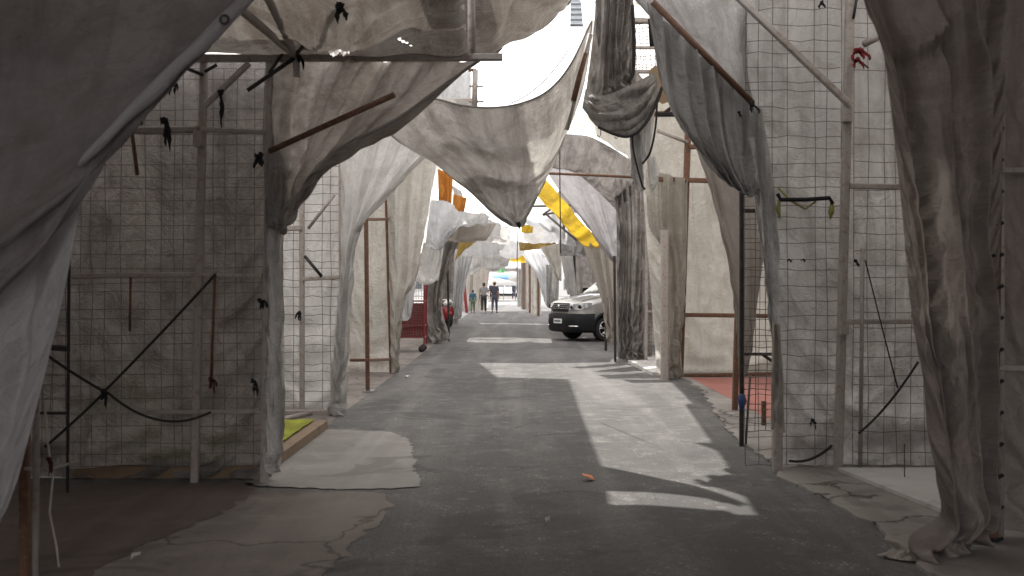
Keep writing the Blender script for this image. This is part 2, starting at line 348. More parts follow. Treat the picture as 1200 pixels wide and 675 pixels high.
SEED = [100]
def cloth(name, label, cat, mat, top, bottom, left=None, right=None, nu=46, nv=46, ex=(1.03, 1.02), fold=(0, 0), it=90,
          group=None, parent=None, disp=None, pins='tlrb', ymin=None, ymax=None, noise_amp=.02, world=False, g=.00018, bend=.25, fold_env=None, shear=0.0, zmin=.012, hem=None, hem_mat='cord'):
    ex = (1 + (ex[0] - 1) * .45, 1 + (ex[1] - 1) * .45)
    SEED[0] += 1; seed = SEED[0]
    cv = (lambda pl: [Vector(p) for p in pl]) if world else (lambda pl: [P(*p) for p in pl])
    top, bottom = cv(top), cv(bottom)
    left = cv(left) if left else [top[0], bottom[0]]
    right = cv(right) if right else [top[-1], bottom[-1]]
    left[0], right[0], left[-1], right[-1] = top[0], top[-1], bottom[0], bottom[-1]
    pos = coons(top, bottom, left, right, nu, nv)
    du = np.gradient(pos, axis=1); dv = np.gradient(pos, axis=0)
    n = np.cross(du, dv); ln = np.linalg.norm(n, axis=-1, keepdims=True); nm = n.mean((0, 1)); nm /= np.linalg.norm(nm) + 1e-9
    n = np.where(ln > 1e-7, n / np.maximum(ln, 1e-7), nm); n = .5 * n + .5 * nm; n /= np.linalg.norm(n, axis=-1, keepdims=True) + 1e-9
    U, V = np.meshgrid(np.linspace(0, 1, nu), np.linspace(0, 1, nv))
    # uv in metres
    w = np.linalg.norm(np.diff(pos, axis=1), axis=-1).sum(1).max(); h = np.linalg.norm(np.diff(pos, axis=0), axis=-1).sum(0).max()
    uvs = np.stack([U * w, (1 - V) * h], -1).reshape(-1, 2)
    amp, fr = fold[0], fold[1]
    d = np.zeros_like(U)
    if amp:
        ph = fr * U * 2 * PI + 2.2 * vnoise(U, V, seed, 2.5, 1.6) + seed
        ph = ph + shear * V * fr * 2 * PI; ph = ph + .75 * np.sin(ph)
        d += amp * (np.sin(ph) + .45 * np.sin(2.3 * ph + 1.7) * (1 + vnoise(U, V, seed + 5, 3, 3)) + .6 * vnoise(U, V, seed + 9, fr * 1.3, 1.5))
        if fold_env: d *= fold_env(U, V)
        else: d *= np.minimum(1, np.minimum(U, 1 - U) * 9 + .15)
    d += noise_amp * (vnoise(U, V, seed + 1, 5, 5) + .6 * vnoise(U, V, seed + 2, 12, 12) + .45 * vnoise(U, V, seed + 3, 22, 26) + .22 * vnoise(U, V, seed + 4, 44, 40)) * np.minimum(1, np.minimum(np.minimum(U, 1 - U), np.minimum(V, 1 - V)) * 12 + .1)
    pos = pos + n * d[..., None]
    if disp: pos = disp(pos, U, V)
    if it:
        inv = np.ones((nv, nu))
        if 't' in pins: inv[0] = 0
        if 'b' in pins: inv[-1] = 0
        if 'l' in pins: inv[:, 0] = 0
        if 'r' in pins: inv[:, -1] = 0
        if 'c' in pins: inv[0, 0] = inv[0, -1] = inv[-1, 0] = inv[-1, -1] = 0
        pos, cons, prev, move = relax(pos, inv, ex[0], ex[1], it, bend=bend)
        lim = .35
        for k in range(it):
            vel = np.clip((pos - prev) * .9, -.03, .03); prev = pos.copy()
            pos = pos + np.where(move, vel, 0); pos[..., 2] -= np.where(inv > 0, g, 0)
            for a, b, rest, ks in cons:
                pa, pb = pos[a], pos[b]; wa, wb = inv[a], inv[b]; ws = wa + wb
                dl = pb - pa; l = np.linalg.norm(dl, axis=-1)
                c = np.where(ws > 0, ks * (l - rest) / np.maximum(l, 1e-7) / np.maximum(ws, 1), 0)[..., None] * dl
                pos[a] = pa + c * wa[..., None]; pos[b] = pb - c * wb[..., None]
            if ymin is not None: pos[..., 1] = np.maximum(pos[..., 1], ymin)
            if ymax is not None: pos[..., 1] = np.minimum(pos[..., 1], ymax)
            pos[..., 2] = np.maximum(pos[..., 2], zmin)
    pos[..., 2] = np.maximum(pos[..., 2], zmin)
    idx = np.arange(nu * nv).reshape(nv, nu)
    fs = np.stack([idx[:-1, :-1], idx[1:, :-1], idx[1:, 1:], idx[:-1, 1:]], -1).reshape(-1, 4).tolist()
    o = link_mesh(name, pos.reshape(-1, 3).tolist(), fs, M[mat] if isinstance(mat, str) else mat, parent, uvs, True)
    sb = o.modifiers.new('smooth', 'SUBSURF'); sb.levels = 1; sb.render_levels = 1
    if label: tag(o, label, cat, group)
    if hem:
        for e in hem.split(','):
            r = .012 if ':' not in e else float(e.split(':')[1]); e = e[0]
            line = {'t': pos[0], 'b': pos[-1], 'l': pos[:, 0], 'r': pos[:, -1]}[e]
            mb = MB().tube([Vector(p) for p in line], r, 6)
            mb.build('hem_cord', M[hem_mat], o, True)
    return o

def wire_panel(parent, p00, p10, p01, cell=.11, r=.0028, wob=.011, skip=0.07, name='wire_mesh'):
    """welded wire mesh between three corners (bottom-left, bottom-right, top-left); one part."""
    p00, p10, p01 = Vector(p00), Vector(p10), Vector(p01)
    a, b = p10 - p00, p01 - p00; na, nb = max(1, round(a.length / cell)), max(1, round(b.length / cell))
    n = a.cross(b).normalized(); rg = random.Random(len(bpy.data.objects)); mb = MB()
    ja = [i / na + (rg.uniform(-.2, .2) / na if 0 < i < na else 0) for i in range(na + 1)]
    for i in range(na + 1):
        if rg.random() < skip: continue
        mb.tube([p00 + a * ja[i] + b * (k / 7) + n * rg.uniform(-wob, wob) + a.normalized() * rg.uniform(-wob, wob) for k in range(8)], r, 4)
    for j in range(nb + 1):
        if rg.random() < skip: continue
        y = j / nb + (rg.uniform(-.2, .2) / nb if 0 < j < nb else 0)
        mb.tube([p00 + a * (k / 7) + b * y + n * (2 * r + rg.uniform(-wob, wob)) + b.normalized() * rg.uniform(-wob, wob) for k in range(8)], r, 4)
    return mb.build(name, M['wire'], parent)

def sag(p, q, s, n=14):
    p, q = Vector(p), Vector(q)
    return [p.lerp(q, i / (n - 1)) - Vector((0, 0, s * 4 * (i / (n - 1)) * (1 - i / (n - 1)))) for i in range(n)]
def rope(name, label, cat, pts, r=.008, mat='cord', group=None):
    return tag(MB().tube(pts, r, 6).build(name, M[mat], None, True), label, cat, group)
def rag(name, label, p, h=.18, w=.05, mat='rag', cat='rag', group=None, lean=0.0):
    """a knotted scrap: a lump of knot with two hanging tails (one crumpled mesh)."""
    rg = random.Random(int(p[0] * 977 + p[2] * 331)); p = Vector(p); mb = MB()
    k = [p + Vector((rg.uniform(-.45, .45) * w, rg.uniform(-.3, .1) * w, rg.uniform(-.45, .35) * w)) for _ in range(7)]
    mb.tube(k, [w * rg.uniform(.22, .42) for _ in k], 6)
    for s in (-.5, .35, .7):
        L = h * rg.uniform(.45, 1.0); c = rg.uniform(-.5, .9)
        t = [p + Vector((s * w * (.3 + .5 * q) + c * w * math.sin(2.2 * q), -w * .2 + w * .3 * math.sin(5 * q + s), -L * q)) for q in np.linspace(0, 1, 8)]
        mb.tube(t, [w * f * rg.uniform(.6, 1.3) for f in (.2, .2, .26, .2, .28, .2, .16, .05)], 5)
    return tag(mb.build(name, M[mat], None, True), label, cat, group)
# ================================================================== camera, light, sky
cam = bpy.data.objects.new('camera', bpy.data.cameras.new('camera')); COL.objects.link(cam)
cam.location = (0, 0, EYE); cam.rotation_euler = (PI / 2, 0, 0)
cam.data.sensor_width = 36; cam.data.lens = F / 1200 * 36; cam.data.shift_y = -4.5 / 1200
cam.data.clip_end = 2000; cam.data.clip_start = .05
cam.data.dof.use_dof = True; cam.data.dof.focus_distance = 14; cam.data.dof.aperture_fstop = 2.8
sc.camera = cam
SUN_EL, SUN_AZ = R(51.8), R(-14.5)          # azimuth from +Y towards +X: the sun stands high on the left
sd = Vector((math.sin(SUN_AZ) * math.cos(SUN_EL), math.cos(SUN_AZ) * math.cos(SUN_EL), math.sin(SUN_EL)))
sun = bpy.data.objects.new('sun', bpy.data.lights.new('sun', 'SUN')); COL.objects.link(sun)
sun.data.energy = 3.6; sun.data.angle = R(.6); sun.data.color = (1, .96, .90)
sun.rotation_euler = (-sd).to_track_quat('-Z', 'Y').to_euler(); sun.location = (-20, 10, 40)
wd = bpy.data.worlds.new('World'); sc.world = wd; wd.use_nodes = True
N, L = wd.node_tree.nodes, wd.node_tree.links; N.clear()
sk = N.new('ShaderNodeTexSky'); sk.sky_type = 'NISHITA'; sk.sun_disc = False; sk.sun_elevation = SUN_EL; sk.sun_rotation = SUN_AZ
tc = N.new('ShaderNodeTexCoord')
cl = noise(N, L, mapping(N, L, tc.outputs['Generated'], (1.5, 1.5, 3)), 1.6, 8, .6, .3)
mx = mixc(N, L, ramp(N, L, cl, .25, .5), sk.outputs[0], (11.8, 11.6, 11.7))
bg = N.new('ShaderNodeBackground'); bg.inputs[1].default_value = .14; L.new(mx, bg.inputs[0])
ow = N.new('ShaderNodeOutputWorld'); L.new(bg.outputs[0], ow.inputs[0])
sc.view_settings.view_transform = 'Standard'; sc.view_settings.look = 'None'; sc.view_settings.exposure = 1.0; sc.view_settings.gamma = 1
sc.cycles.max_bounces = 10; sc.cycles.diffuse_bounces = 6; sc.cycles.transmission_bounces = 8; sc.cycles.transparent_max_bounces = 8
sc.cycles.use_denoising = True

# ================================================================== ground
def sheet(name, pts, z, mat, kind='structure'):
    o = link_mesh(name, [(p[0], p[1], z) for p in pts], [tuple(range(len(pts)))], M[mat]); return tag(o, kind=kind)
def ragged(pts, amp, seed, step=.12):
    rg = random.Random(seed); out = []
    for i in range(len(pts)):
        a, b = Vector(pts[i]), Vector(pts[(i + 1) % len(pts)]); n = max(1, int((b - a).length / step))
        for k in range(n):
            q = a.lerp(b, k / n); out.append((q.x + rg.uniform(-amp, amp), q.y + rg.uniform(-amp, amp)))
    return out
g = [(x, y, 0) for y in (-60, 40, 600) for x in (-300, 300)]
tag(link_mesh('road', g, [(0, 1, 3, 2), (2, 3, 5, 4)], M['asphalt']), kind='structure')
def GG(*pp): return [tuple(G(*p)[:2]) for p in pp]
cp = [(-2.1, 7.9), (-1.6, 7.78), (-1.1, 7.72), (-.95, 7.78), (-.72, 7.86), (-.78, 8.2), (-.84, 8.5), (-.88, 9.0), (-.95, 9.5), (-1.05, 10.2), (-1.3, 10.75), (-1.75, 10.9), (-2.1, 10.95)]
sheet('concrete_patch', ragged(cp, .03, 3, .06), .008, 'concrete')
sheet('apron', ragged([(-6, 2.0), (-1.0, 2.0), (-1.02, 5.2), (-.98, 6.2), (-.85, 7.0), (-1.0, 7.6), (-1.9, 7.72), (-2.2, 7.9), (-6, 7.9)], .05, 4, .07), .004, 'apron')
sheet('screed', ragged([(-6, 2.0), (-2.35, 2.0), (-2.3, 5.6), (-2.2, 6.3), (-2.0, 7.1), (-2.05, 7.95), (-6, 7.95)], .05, 5, .07), .008, 'redearth')
tag(MB().prism(ragged([(2.42, 3.0), (2.3, 5.6), (2.38, 6.6), (2.32, 7.3), (2.2, 8.35), (2.3, 8.9), (2.3, 9.6), (2.35, 11), (2.62, 13), (2.85, 15), (2.9, 17.2), (6, 17.2), (6, 3.0)], .045, 6, .14), -.05, .022).build('pavement', M['walk']), kind='structure')
sheet('red_floor', [(3.0, 11.1), (3.0, 16.8), (6, 16.8), (6, 11.1)], .026, 'redfloor')
tag(MB().prism([(2.98, 6.75), (2.75, 8.42), (5.5, 8.42), (5.5, 6.4), (3.25, 6.4)], 0, .05).build('floor_slab', M['slab']), kind='structure')
tag(MB().prism([(2.45, 17.4), (2.35, 20.2), (5.5, 20.2), (5.5, 17.4)], 0, .06).build('floor_slab', M['slab']), kind='structure')
sheet('crossing_street', [(-60, 78), (60, 78), (60, 125), (-60, 125)], .006, 'walk')
sheet('side_floor', [(-6, 11.2), (-2.1, 11.2), (-2.05, 30), (-6, 30)], .004, 'apron')
# raised timber platform with turf
t = empty('turf_platform', (-2.7, 9.6, 0), 'low timber platform covered in bright green turf beside the pale concrete patch', 'platform')
MB().prism([(-3.6, 8.2), (-2.05, 8.2), (-2.03, 10.95), (-3.6, 10.95)], 0, .10).build('timber_base', M['wood'], t)
m_ = MB(); rg = random.Random(2)
nx, ny = 24, 46
vs = [(-3.58 + 1.42 * i / nx + rg.uniform(-.008, .008), 8.25 + 2.66 * j / ny, .112 + rg.uniform(0, .018)) for j in range(ny + 1) for i in range(nx + 1)]
m_.add(vs, [(j * (nx + 1) + i, j * (nx + 1) + i + 1, (j + 1) * (nx + 1) + i + 1, (j + 1) * (nx + 1) + i) for j in range(ny) for i in range(nx)])
m_.build('turf_mat', M['turf'], t, True)
tag(MB().tube([(-2.95, 11.0, .03), (-2.45, 12.1, .03)], .03, 8).build('loose_pipe', M['pipe_white'], None, True), 'short pale pipe lying on the ground behind the turf platform', 'pipe')

def wallfold(pos, U, V):
    # tension folds fanning up from the bottom fixings
    w = np.clip((V - .45) * 2, 0, 1)
    pos[..., 1] += .045 * w * np.sin(30 * (U * 1.3 + V * .8) + 3 * vnoise(U, V, 77, 3, 3)) + .02 * np.sin(46 * (U - V * .9) + 4 * vnoise(U, V, 78, 4, 4)) * (1 - w)
    return pos
# ================================================================== frames
def frame(name, label, base, posts=(), bars=(), rods=(), group=None, pw=.05, post_mat='pipe_white', bar_mat=None, bw=.04, post='post', barn='crossbar'):
    f = empty(name, base, label, 'stall frame', group)
    for p in posts: MB().bar(p[0], p[1], p[2] if len(p) > 2 else pw).build(post, M[post_mat], f)
    for p in bars: MB().bar(p[0], p[1], p[2] if len(p) > 2 else bw).build(barn, M[bar_mat or post_mat], f)
    for p in rods: MB().tube([p[0], p[1]], p[2] if len(p) > 2 else .012, 8).build('brace', M[p[3] if len(p) > 3 else 'rust'], f, True)
    return f
def PP(px, py, Y, z=None):
    v = P(px, py, Y)
    if z is not None: v.z = z
    return v

# ---- left, second stall front (the dark mesh wall at 8 m)
Y = 8.05
fL = frame('stall_frame', 'white pipe stall frame with dark mesh on the left, hung with black rags', PP(235, 565, Y, 0),
    posts=[(PP(228, 0, Y, 0), PP(239, 66, Y), .062), (PP(309, 0, Y - .03, 0), PP(316, 66, Y - .03), .055), (PP(-90, 0, Y, 0), PP(-90, 66, Y), .06)],
    bars=[(PP(-90, 70, Y - .05), PP(589, 67, Y - .05), .058), (PP(-90, 156, Y - .05), PP(231, 152, Y - .05), .055), (PP(236, 152, Y - .05), PP(312, 155, Y - .05), .04),
          (PP(-90, 325, Y - .05), PP(229, 322, Y - .05), .045), (PP(232, 322, Y - .05), PP(307, 323, Y - .05), .03), (PP(-90, 485, Y - .05), PP(306, 482, Y - .05), .032),
          (PP(292, 74, Y - .09), PP(240, 124, Y - .09), .045), (PP(347, 66, Y - .1), PP(281, 10, 6.35), .05), (PP(347, 66, Y - .1), PP(311, -8, 6.2), .045),
          (PP(347, 62, Y - .12), PP(348, 90, Y - .12), .05), (PP(232, 322, Y - .06), PP(229, 345, Y - .06), .075), (PP(233, 153, Y - .06), PP(232, 172, Y - .06), .075)],
    rods=[(PP(152, 135, Y - .09), PP(161, 205, Y - .09), .016, 'rust'), (PP(153, 325, Y - .07), PP(152, 388, Y - .07), .010, 'rust'), (PP(252, 320, Y - .07), PP(247, 455, Y - .07), .012, 'rust'),
          (PP(290, 106, Y - .16), PP(345, 68, Y - .14), .017, 'black'), (PP(345, 66, Y - .14), PP(393, 8, 6.5), .017, 'black'), (PP(315, 86, Y - .12), PP(333, 60, Y - .12), .014, 'black'),
          (PP(216, 79, Y - .09), PP(238, 88, Y - .09), .014, 'black'), (PP(240, 84, Y - .09), PP(254, 76, Y - .09), .014, 'black'),
          (PP(316, 177, Y - .2), PP(462, 111, Y - .55), .024, 'rust'), (PP(552, -30, Y - .05), PP(553, 66, Y - .05), .03, 'pipe_grey')])
wire_panel(fL, PP(-90, 548, Y + .04), PP(310, 546, Y + .04), PP(-90, 82, Y + .04), .108, .0027)
cloth('tarp_wall', 'brown-grey stained tarp wall behind the dark mesh on the left', 'tarp', 't_wall',
      [(-140, 55, 8.16), (110, 60, 8.2), (330, 66, 8.16)], [(-140, 566, 8.16), (100, 563, 8.2), (318, 563, 8.16)], nu=80, nv=80, ex=(1.025, 1.03), ymin=8.13, ymax=8.5, noise_amp=.085, disp=lambda p, U, V: wallfold(p, U, V), it=130)
cloth('tarp_wrap', 'pale tarp strip wrapped down the corner post of the left mesh wall', 'tarp', 't_wallr',
      [(311, 176, 7.98), (324, 176, 7.95), (341, 196, 8.05)], [(309, 552, 8.0), (320, 556, 7.95), (329, 545, 8.05)], right=[(341, 196, 8.05), (331, 300, 8.05), (333, 430, 8.05), (329, 545, 8.05)], nu=26, nv=70, ex=(1.06, 1.01), fold=(.03, 1.3), ymax=8.2)
cloth('arch_tarp', 'brown-grey tarp swept from the long roof pipe down to the left mesh wall corner', 'tarp', 't_near',
      [(313, 71, 8.04), (400, 69, 8.05), (480, 69, 8.05), (563, 70, 8.05)], [(317, 270, 8.02), (335, 262, 7.9)],
      left=[(313, 71, 8.04), (315, 170, 8.05), (317, 270, 8.02)], right=[(563, 70, 8.05), (520, 100, 7.98), (460, 142, 7.9), (400, 173, 7.85), (362, 212, 7.86), (344, 240, 7.88), (335, 262, 7.9)],
      nu=70, nv=60, ex=(1.04, 1.03), fold=(.05, 3), noise_amp=.04, hem='r:.014', hem_mat='hem')

# ---- left near curtain
t = empty('tied_curtain', (-2.6, 4.6, 0), 'large dark grey tarp curtain tied back in the near left corner', 'curtain')
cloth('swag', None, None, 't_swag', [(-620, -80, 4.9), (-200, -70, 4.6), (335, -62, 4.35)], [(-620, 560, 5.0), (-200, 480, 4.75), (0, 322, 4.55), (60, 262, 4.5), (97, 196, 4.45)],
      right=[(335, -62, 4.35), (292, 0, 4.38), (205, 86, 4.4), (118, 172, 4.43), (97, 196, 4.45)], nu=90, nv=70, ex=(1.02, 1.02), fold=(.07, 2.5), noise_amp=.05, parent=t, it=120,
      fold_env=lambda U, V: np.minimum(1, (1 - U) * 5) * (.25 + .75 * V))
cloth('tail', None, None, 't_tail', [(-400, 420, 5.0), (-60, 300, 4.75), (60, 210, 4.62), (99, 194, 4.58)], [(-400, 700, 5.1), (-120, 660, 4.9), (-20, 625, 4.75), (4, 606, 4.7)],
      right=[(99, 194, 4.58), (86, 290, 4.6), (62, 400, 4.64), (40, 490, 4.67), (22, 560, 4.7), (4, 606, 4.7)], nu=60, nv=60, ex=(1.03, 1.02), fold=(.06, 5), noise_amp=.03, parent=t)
edge = resample(catmull([P(335, -62, 4.33), P(292, 0, 4.36), P(205, 86, 4.38), P(118, 172, 4.4), P(97, 196, 4.42)]), 60)
m_ = MB().tube([Vector(p) + Vector((-.012, -.01, .004 * math.sin(i * .45))) for i, p in enumerate(edge)], [.03 + .003 * math.sin(i * .37) - .02 * (i / 59) ** 6 for i in range(60)], 12)
o = m_.build('rolled_hem', M['t_tail'], t, True)
ul = o.data.uv_layers.new(name='UVMap')
for l in o.data.loops:
    c = o.data.vertices[l.vertex_index].co; ul.data[l.index].uv = (c.x - c.z, c.z * .7 + c.y)
g_ = P(263, 23, 4.28); MB().lathe([(.012, 0), (.014, -.006), (.022, -.006), (.024, 0)], g_, 'y', 20).build('grommet', M['black'], t, True)
f = frame('stall_frame', 'rusty and white upright poles of the nearest left stall, beside the tied curtain', PP(36, 675, 5.35, 0),
    posts=[(PP(29, 0, 5.4, 0), PP(29, -40, 5.4), .05)], post_mat='rust', bars=[], rods=[(PP(42, 0, 5.38, 0), PP(44, -40, 5.38), .018, 'pipe_white'), (PP(29, 549, 5.38), PP(43, 549, 5.38), .012, 'pipe_white')])
f = frame('mesh_gate', 'narrow dark rod gate between the tied curtain and the left mesh wall', PP(66, 560, 7.6, 0), posts=[(PP(79, 0, 7.6, 0), PP(81, 282, 7.6), .02), (PP(30, 0, 7.6, 0), PP(30, 282, 7.6), .02)], post_mat='black', bars=[(PP(30, 404, 7.55), PP(80, 409, 7.55), .04), (PP(30, 484, 7.6), PP(79, 484, 7.6), .02), (PP(30, 282, 7.6), PP(81, 282, 7.6), .02)])
f['category'] = 'gate'
wire_panel(f, PP(32, 484, 7.62), PP(78, 484, 7.62), PP(32, 284, 7.62), .1, .003)
# ropes and rags on the left wall
rope('rope', 'dark rope running diagonally down across the left mesh wall to the knot', 'rope', sag(PP(252, 322, 7.8), PP(123, 458, 7.75), .01) , .011, group='ropes on the left mesh wall')
rope('rope', 'dark rope from the knot down to the lower left of the mesh wall', 'rope', sag(PP(122, 460, 7.75), PP(52, 524, 7.5), .01), .011, group='ropes on the left mesh wall')
rope('rope', 'dark rope from the gate rail to the knot on the left mesh wall', 'rope', sag(PP(52, 414, 7.4), PP(122, 459, 7.75), .01), .011, group='ropes on the left mesh wall')
rope('rope', 'slack dark rope sagging right from the knot on the left mesh wall', 'rope', sag(PP(126, 460, 7.78), PP(247, 483, 7.9), .14), .010, group='ropes on the left mesh wall')
rag('rag', 'black knot where the ropes on the left mesh wall cross', PP(123, 459, 7.72), .12, .05, group='black rags on the left stall frame')
for (px, py, h, w, txt) in ((194, 141, .26, .06, 'black rag knotted over the upper left crossbar beside the rusty rod'), (258, 108, .32, .045, 'black rag hanging long under the roof pipe between the two white posts'),
        (204, 96, .12, .04, 'small black rag beside the edge of the tied curtain'), (160, 138, .10, .05, 'black hook of rag on top of the rusty rod'), (304, 182, .12, .06, 'black rag tied round the right post where the long rusty brace starts'),
        (307, 352, .09, .05, 'small black rag tied low on the right post at hand height'), (298, 446, .16, .04, 'thin dark rag near the bottom right of the left mesh wall'), (346, 62, .14, .06, 'dark red-black rag where the roof braces meet the long pipe')):
    o = rag('rag', txt, PP(px, py, 7.88), h, w, group='black rags on the left stall frame')
rag('rag', 'reddish rag tied low on the rusty rod of the left mesh wall', PP(248, 444, 7.9), .12, .04, 'redrag', group='black rags on the left stall frame')
rag('rag', 'red rag tied low on the near left poles', PP(58, 538, 5.7), .10, .03, 'redrag')
t = empty('wall_hook', PP(75, 545, 5.9), 'small white wire display hook sticking out beside the near left poles', 'hook')
m_ = MB().tube([PP(48, 549, 5.7), PP(64, 549, 5.8), PP(91, 540, 5.9)], .008, 6).build('arm', M['pipe_white'], t, True)
for k in range(4): MB().tube([PP(68 + 7 * k, 548 - 2.2 * k, 5.84), PP(68 + 7 * k, 537 - 2.2 * k, 5.84)], .005, 6).build('prong', M['pipe_white'], t, True)
rope('twine', 'pale twine dangling to the floor in the near left corner', 'twine', [PP(52, 470, 5.7), PP(56, 520, 5.72), PP(62, 560, 5.7), PP(58, 600, 5.65), PP(66, 640, 5.62), PP(72, 690, 5.6)], .006, 'twine')

# ---- roof over the left front
def pinch(pos, U, V):
    c = np.array(P(398, 12, 6.95)); d = np.linalg.norm(pos[..., :2] - c[:2], axis=-1)
    ang = np.arctan2(pos[..., 1] - c[1], pos[..., 0] - c[0])
    pos[..., 2] += .05 * np.exp(-(d / .7) ** 2) * np.cos(ang * 11) * np.minimum(1, d * 5) - .20 * np.exp(-(d / .35) ** 2)
    return pos
rt = cloth('roof_tarp', 'brownish plastic roof tarp with shiny creases gathered in a knot above the long pipe', 'tarp', 't_roof',
      [(-4.6, 4.2, 3.72), (-2, 4.2, 3.62), (-.25, 4.2, 3.6)], [(-4.6, 8.02, 3.5), (-2, 8.02, 3.48), (-.36, 8.02, 3.46)], world=True, nu=170, nv=130, ex=(1.004, 1.004), disp=pinch, noise_amp=.07, it=14, g=.0006)
bm = bmesh.new(); bm.from_mesh(rt.data); A_ = P(402, 13, 6.95); kill = []
for f_ in bm.faces:                          # slits cut at the knot; sky through them stands for bright crease highlights
    c = f_.calc_center_median() + rt.location
    for (bx, by, w0) in ((-.78, 7.82, .040), (-1.42, 7.22, .022), (-1.02, 7.62, .016)):
        d = Vector((bx - A_.x, by - A_.y)); q = Vector((c.x - A_.x, c.y - A_.y)); t_ = q.dot(d) / d.length_squared
        if .06 < t_ < 1 and abs(q.x * d.y - q.y * d.x) / d.length < w0 * (1 - t_) + .006: kill.append(f_); break
bmesh.ops.delete(bm, geom=kill, context='FACES'); bm.to_mesh(rt.data); bm.free()
rag('rag', 'dark rag bundle knotted into the shiny roof tarp', PP(396, 8, 6.4), .13, .06, 'rag', group='black rags on the left stall frame')
cloth('roof_flap', 'grey shiny roof flap with a slanting edge against the white sky', 'tarp', 't_roof',
      [(-.6, 7.9, 4.3), (.4, 7.9, 4.75), (1.3, 7.9, 5.0)], [tuple(P(530, 74, 10.3)), tuple(P(566, 61, 10.3)), tuple(P(612, 42, 10.4)), tuple(P(640, 22, 10.45)), tuple(P(664, -2, 10.5)), tuple(P(720, -60, 10.6))], world=True, nu=60, nv=50, fold=(.05, 3), ex=(1.05, 1.04), hem='b:.02', hem_mat='hem')
# ---- left stall 2 (pale mesh at 12 m)
Y = 12.3
f2 = frame('stall_frame', 'slim white pipe frame with mesh panel behind the turf platform', PP(355, 485, Y, 0),
    posts=[(PP(354, 0, Y, 0), PP(354, 150, Y), .06), (PP(400, 0, Y, 0), PP(399, 120, Y), .05), (PP(322, 0, Y, 0), PP(322, 120, Y), .05)],
    bars=[(PP(322, 268, Y - .04), PP(353, 267, Y - .04), .07), (PP(355, 327, Y - .04), PP(398, 325, Y - .04), .05), (PP(322, 483, Y - .04), PP(398, 483, Y - .04), .06), (PP(300, 122, Y), PP(560, 118, Y), .06)],
    rods=[(PP(357, 300, Y - .07), PP(377, 324, Y - .07), .02, 'black'), (PP(361, 268, Y - .07), PP(392, 228, Y - .07), .02, 'pipe_grey'), (PP(397, 346, Y - .06), PP(398, 470, Y - .06), .018, 'redstripe' if 'redstripe' in M else 'pipe_white')])
wire_panel(f2, PP(322, 480, Y + .03), PP(399, 480, Y + .03), PP(322, 130, Y + .03), .115, .0035)
rag('rag', 'red rag on the slim post behind the turf platform', PP(398, 352, Y - .1), .16, .03, 'redrag')
rag('rag', 'black rag on the pale mesh behind the turf platform', PP(350, 366, Y - .1), .12, .05)
cloth('tarp_wall', 'pale grey tarp wall behind the slim white mesh frame', 'tarp', 't_white', [(300, 112, 12.42), (405, 112, 12.42)], [(300, 486, 12.42), (402, 486, 12.42)], nu=44, nv=70, ex=(1.03, 1.025), ymin=12.38, noise_amp=.05)
cloth('arch_tarp', 'light grey tarp sweeping down in a curve beside the slim white mesh frame', 'tarp', 't_white',
      [(396, 118, 12.2), (470, 116, 12.2), (560, 118, 12.2)], [(386, 487, 12.15), (396, 492, 12.05), (404, 486, 12.1)],
      left=[(396, 118, 12.2), (400, 250, 12.25), (399, 330, 12.25), (386, 487, 12.15)], right=[(560, 118, 12.2), (522, 152, 12.15), (487, 188, 12.1), (458, 218, 12.1), (432, 246, 12.1), (419, 275, 12.1), (414, 310, 12.1), (408, 400, 12.1), (404, 486, 12.1)],
      nu=60, nv=80, ex=(1.03, 1.02), fold=(.05, 3), noise_amp=.04)
# ---- left stall 3 (cream panel)
f3 = frame('stall_frame', 'rusty upright poles standing in front of the cream panel on the left', PP(430, 460, 14.7, 0),
    posts=[(PP(431, 0, 14.7, 0), PP(429, 250, 14.7), .06), (PP(459, 0, 17.75, 0), PP(453, 220, 17.75), .075)], post_mat='rust',
    bars=[(PP(424, 257, 14.65), PP(455, 257, 17.7), .05), (PP(431, 422, 14.65), PP(458, 421, 17.7), .045), (PP(410, 422, 14.6), PP(431, 422, 14.6), .045)])
MB().box(tuple(PP(425, 462, 14.6, 0)), tuple(PP(440, 459, 14.85, .03))).build('foot_plate', M['zinc'], f3)
cloth('tarp_screen', 'cream tarp panel stretched behind the two rusty poles on the left', 'tarp', 't_cream', [(400, 165, 18), (452, 168, 18), (470, 170, 18)], [(404, 437, 18), (436, 439, 18), (461, 438, 18)], nu=40, nv=70, ex=(1.025, 1.02), noise_amp=.05)
cloth('tarp_curtain', 'tall cream tarp curtain tapering down to the foot of the rusty pole on the left', 'tarp', 't_cream',
      [(452, 172, 17.6), (480, 176, 17.5), (514, 180, 17.4)], [(459, 437, 17.6), (465, 437, 17.5)], left=[(452, 172, 17.6), (456, 300, 17.62), (459, 437, 17.6)],
      right=[(514, 180, 17.4), (505, 230, 17.4), (496, 280, 17.4), (487, 326, 17.4), (474, 345, 17.45), (469, 390, 17.5), (465, 437, 17.5)], nu=50, nv=70, ex=(1.04, 1.02), fold=(.05, 3), noise_amp=.03)
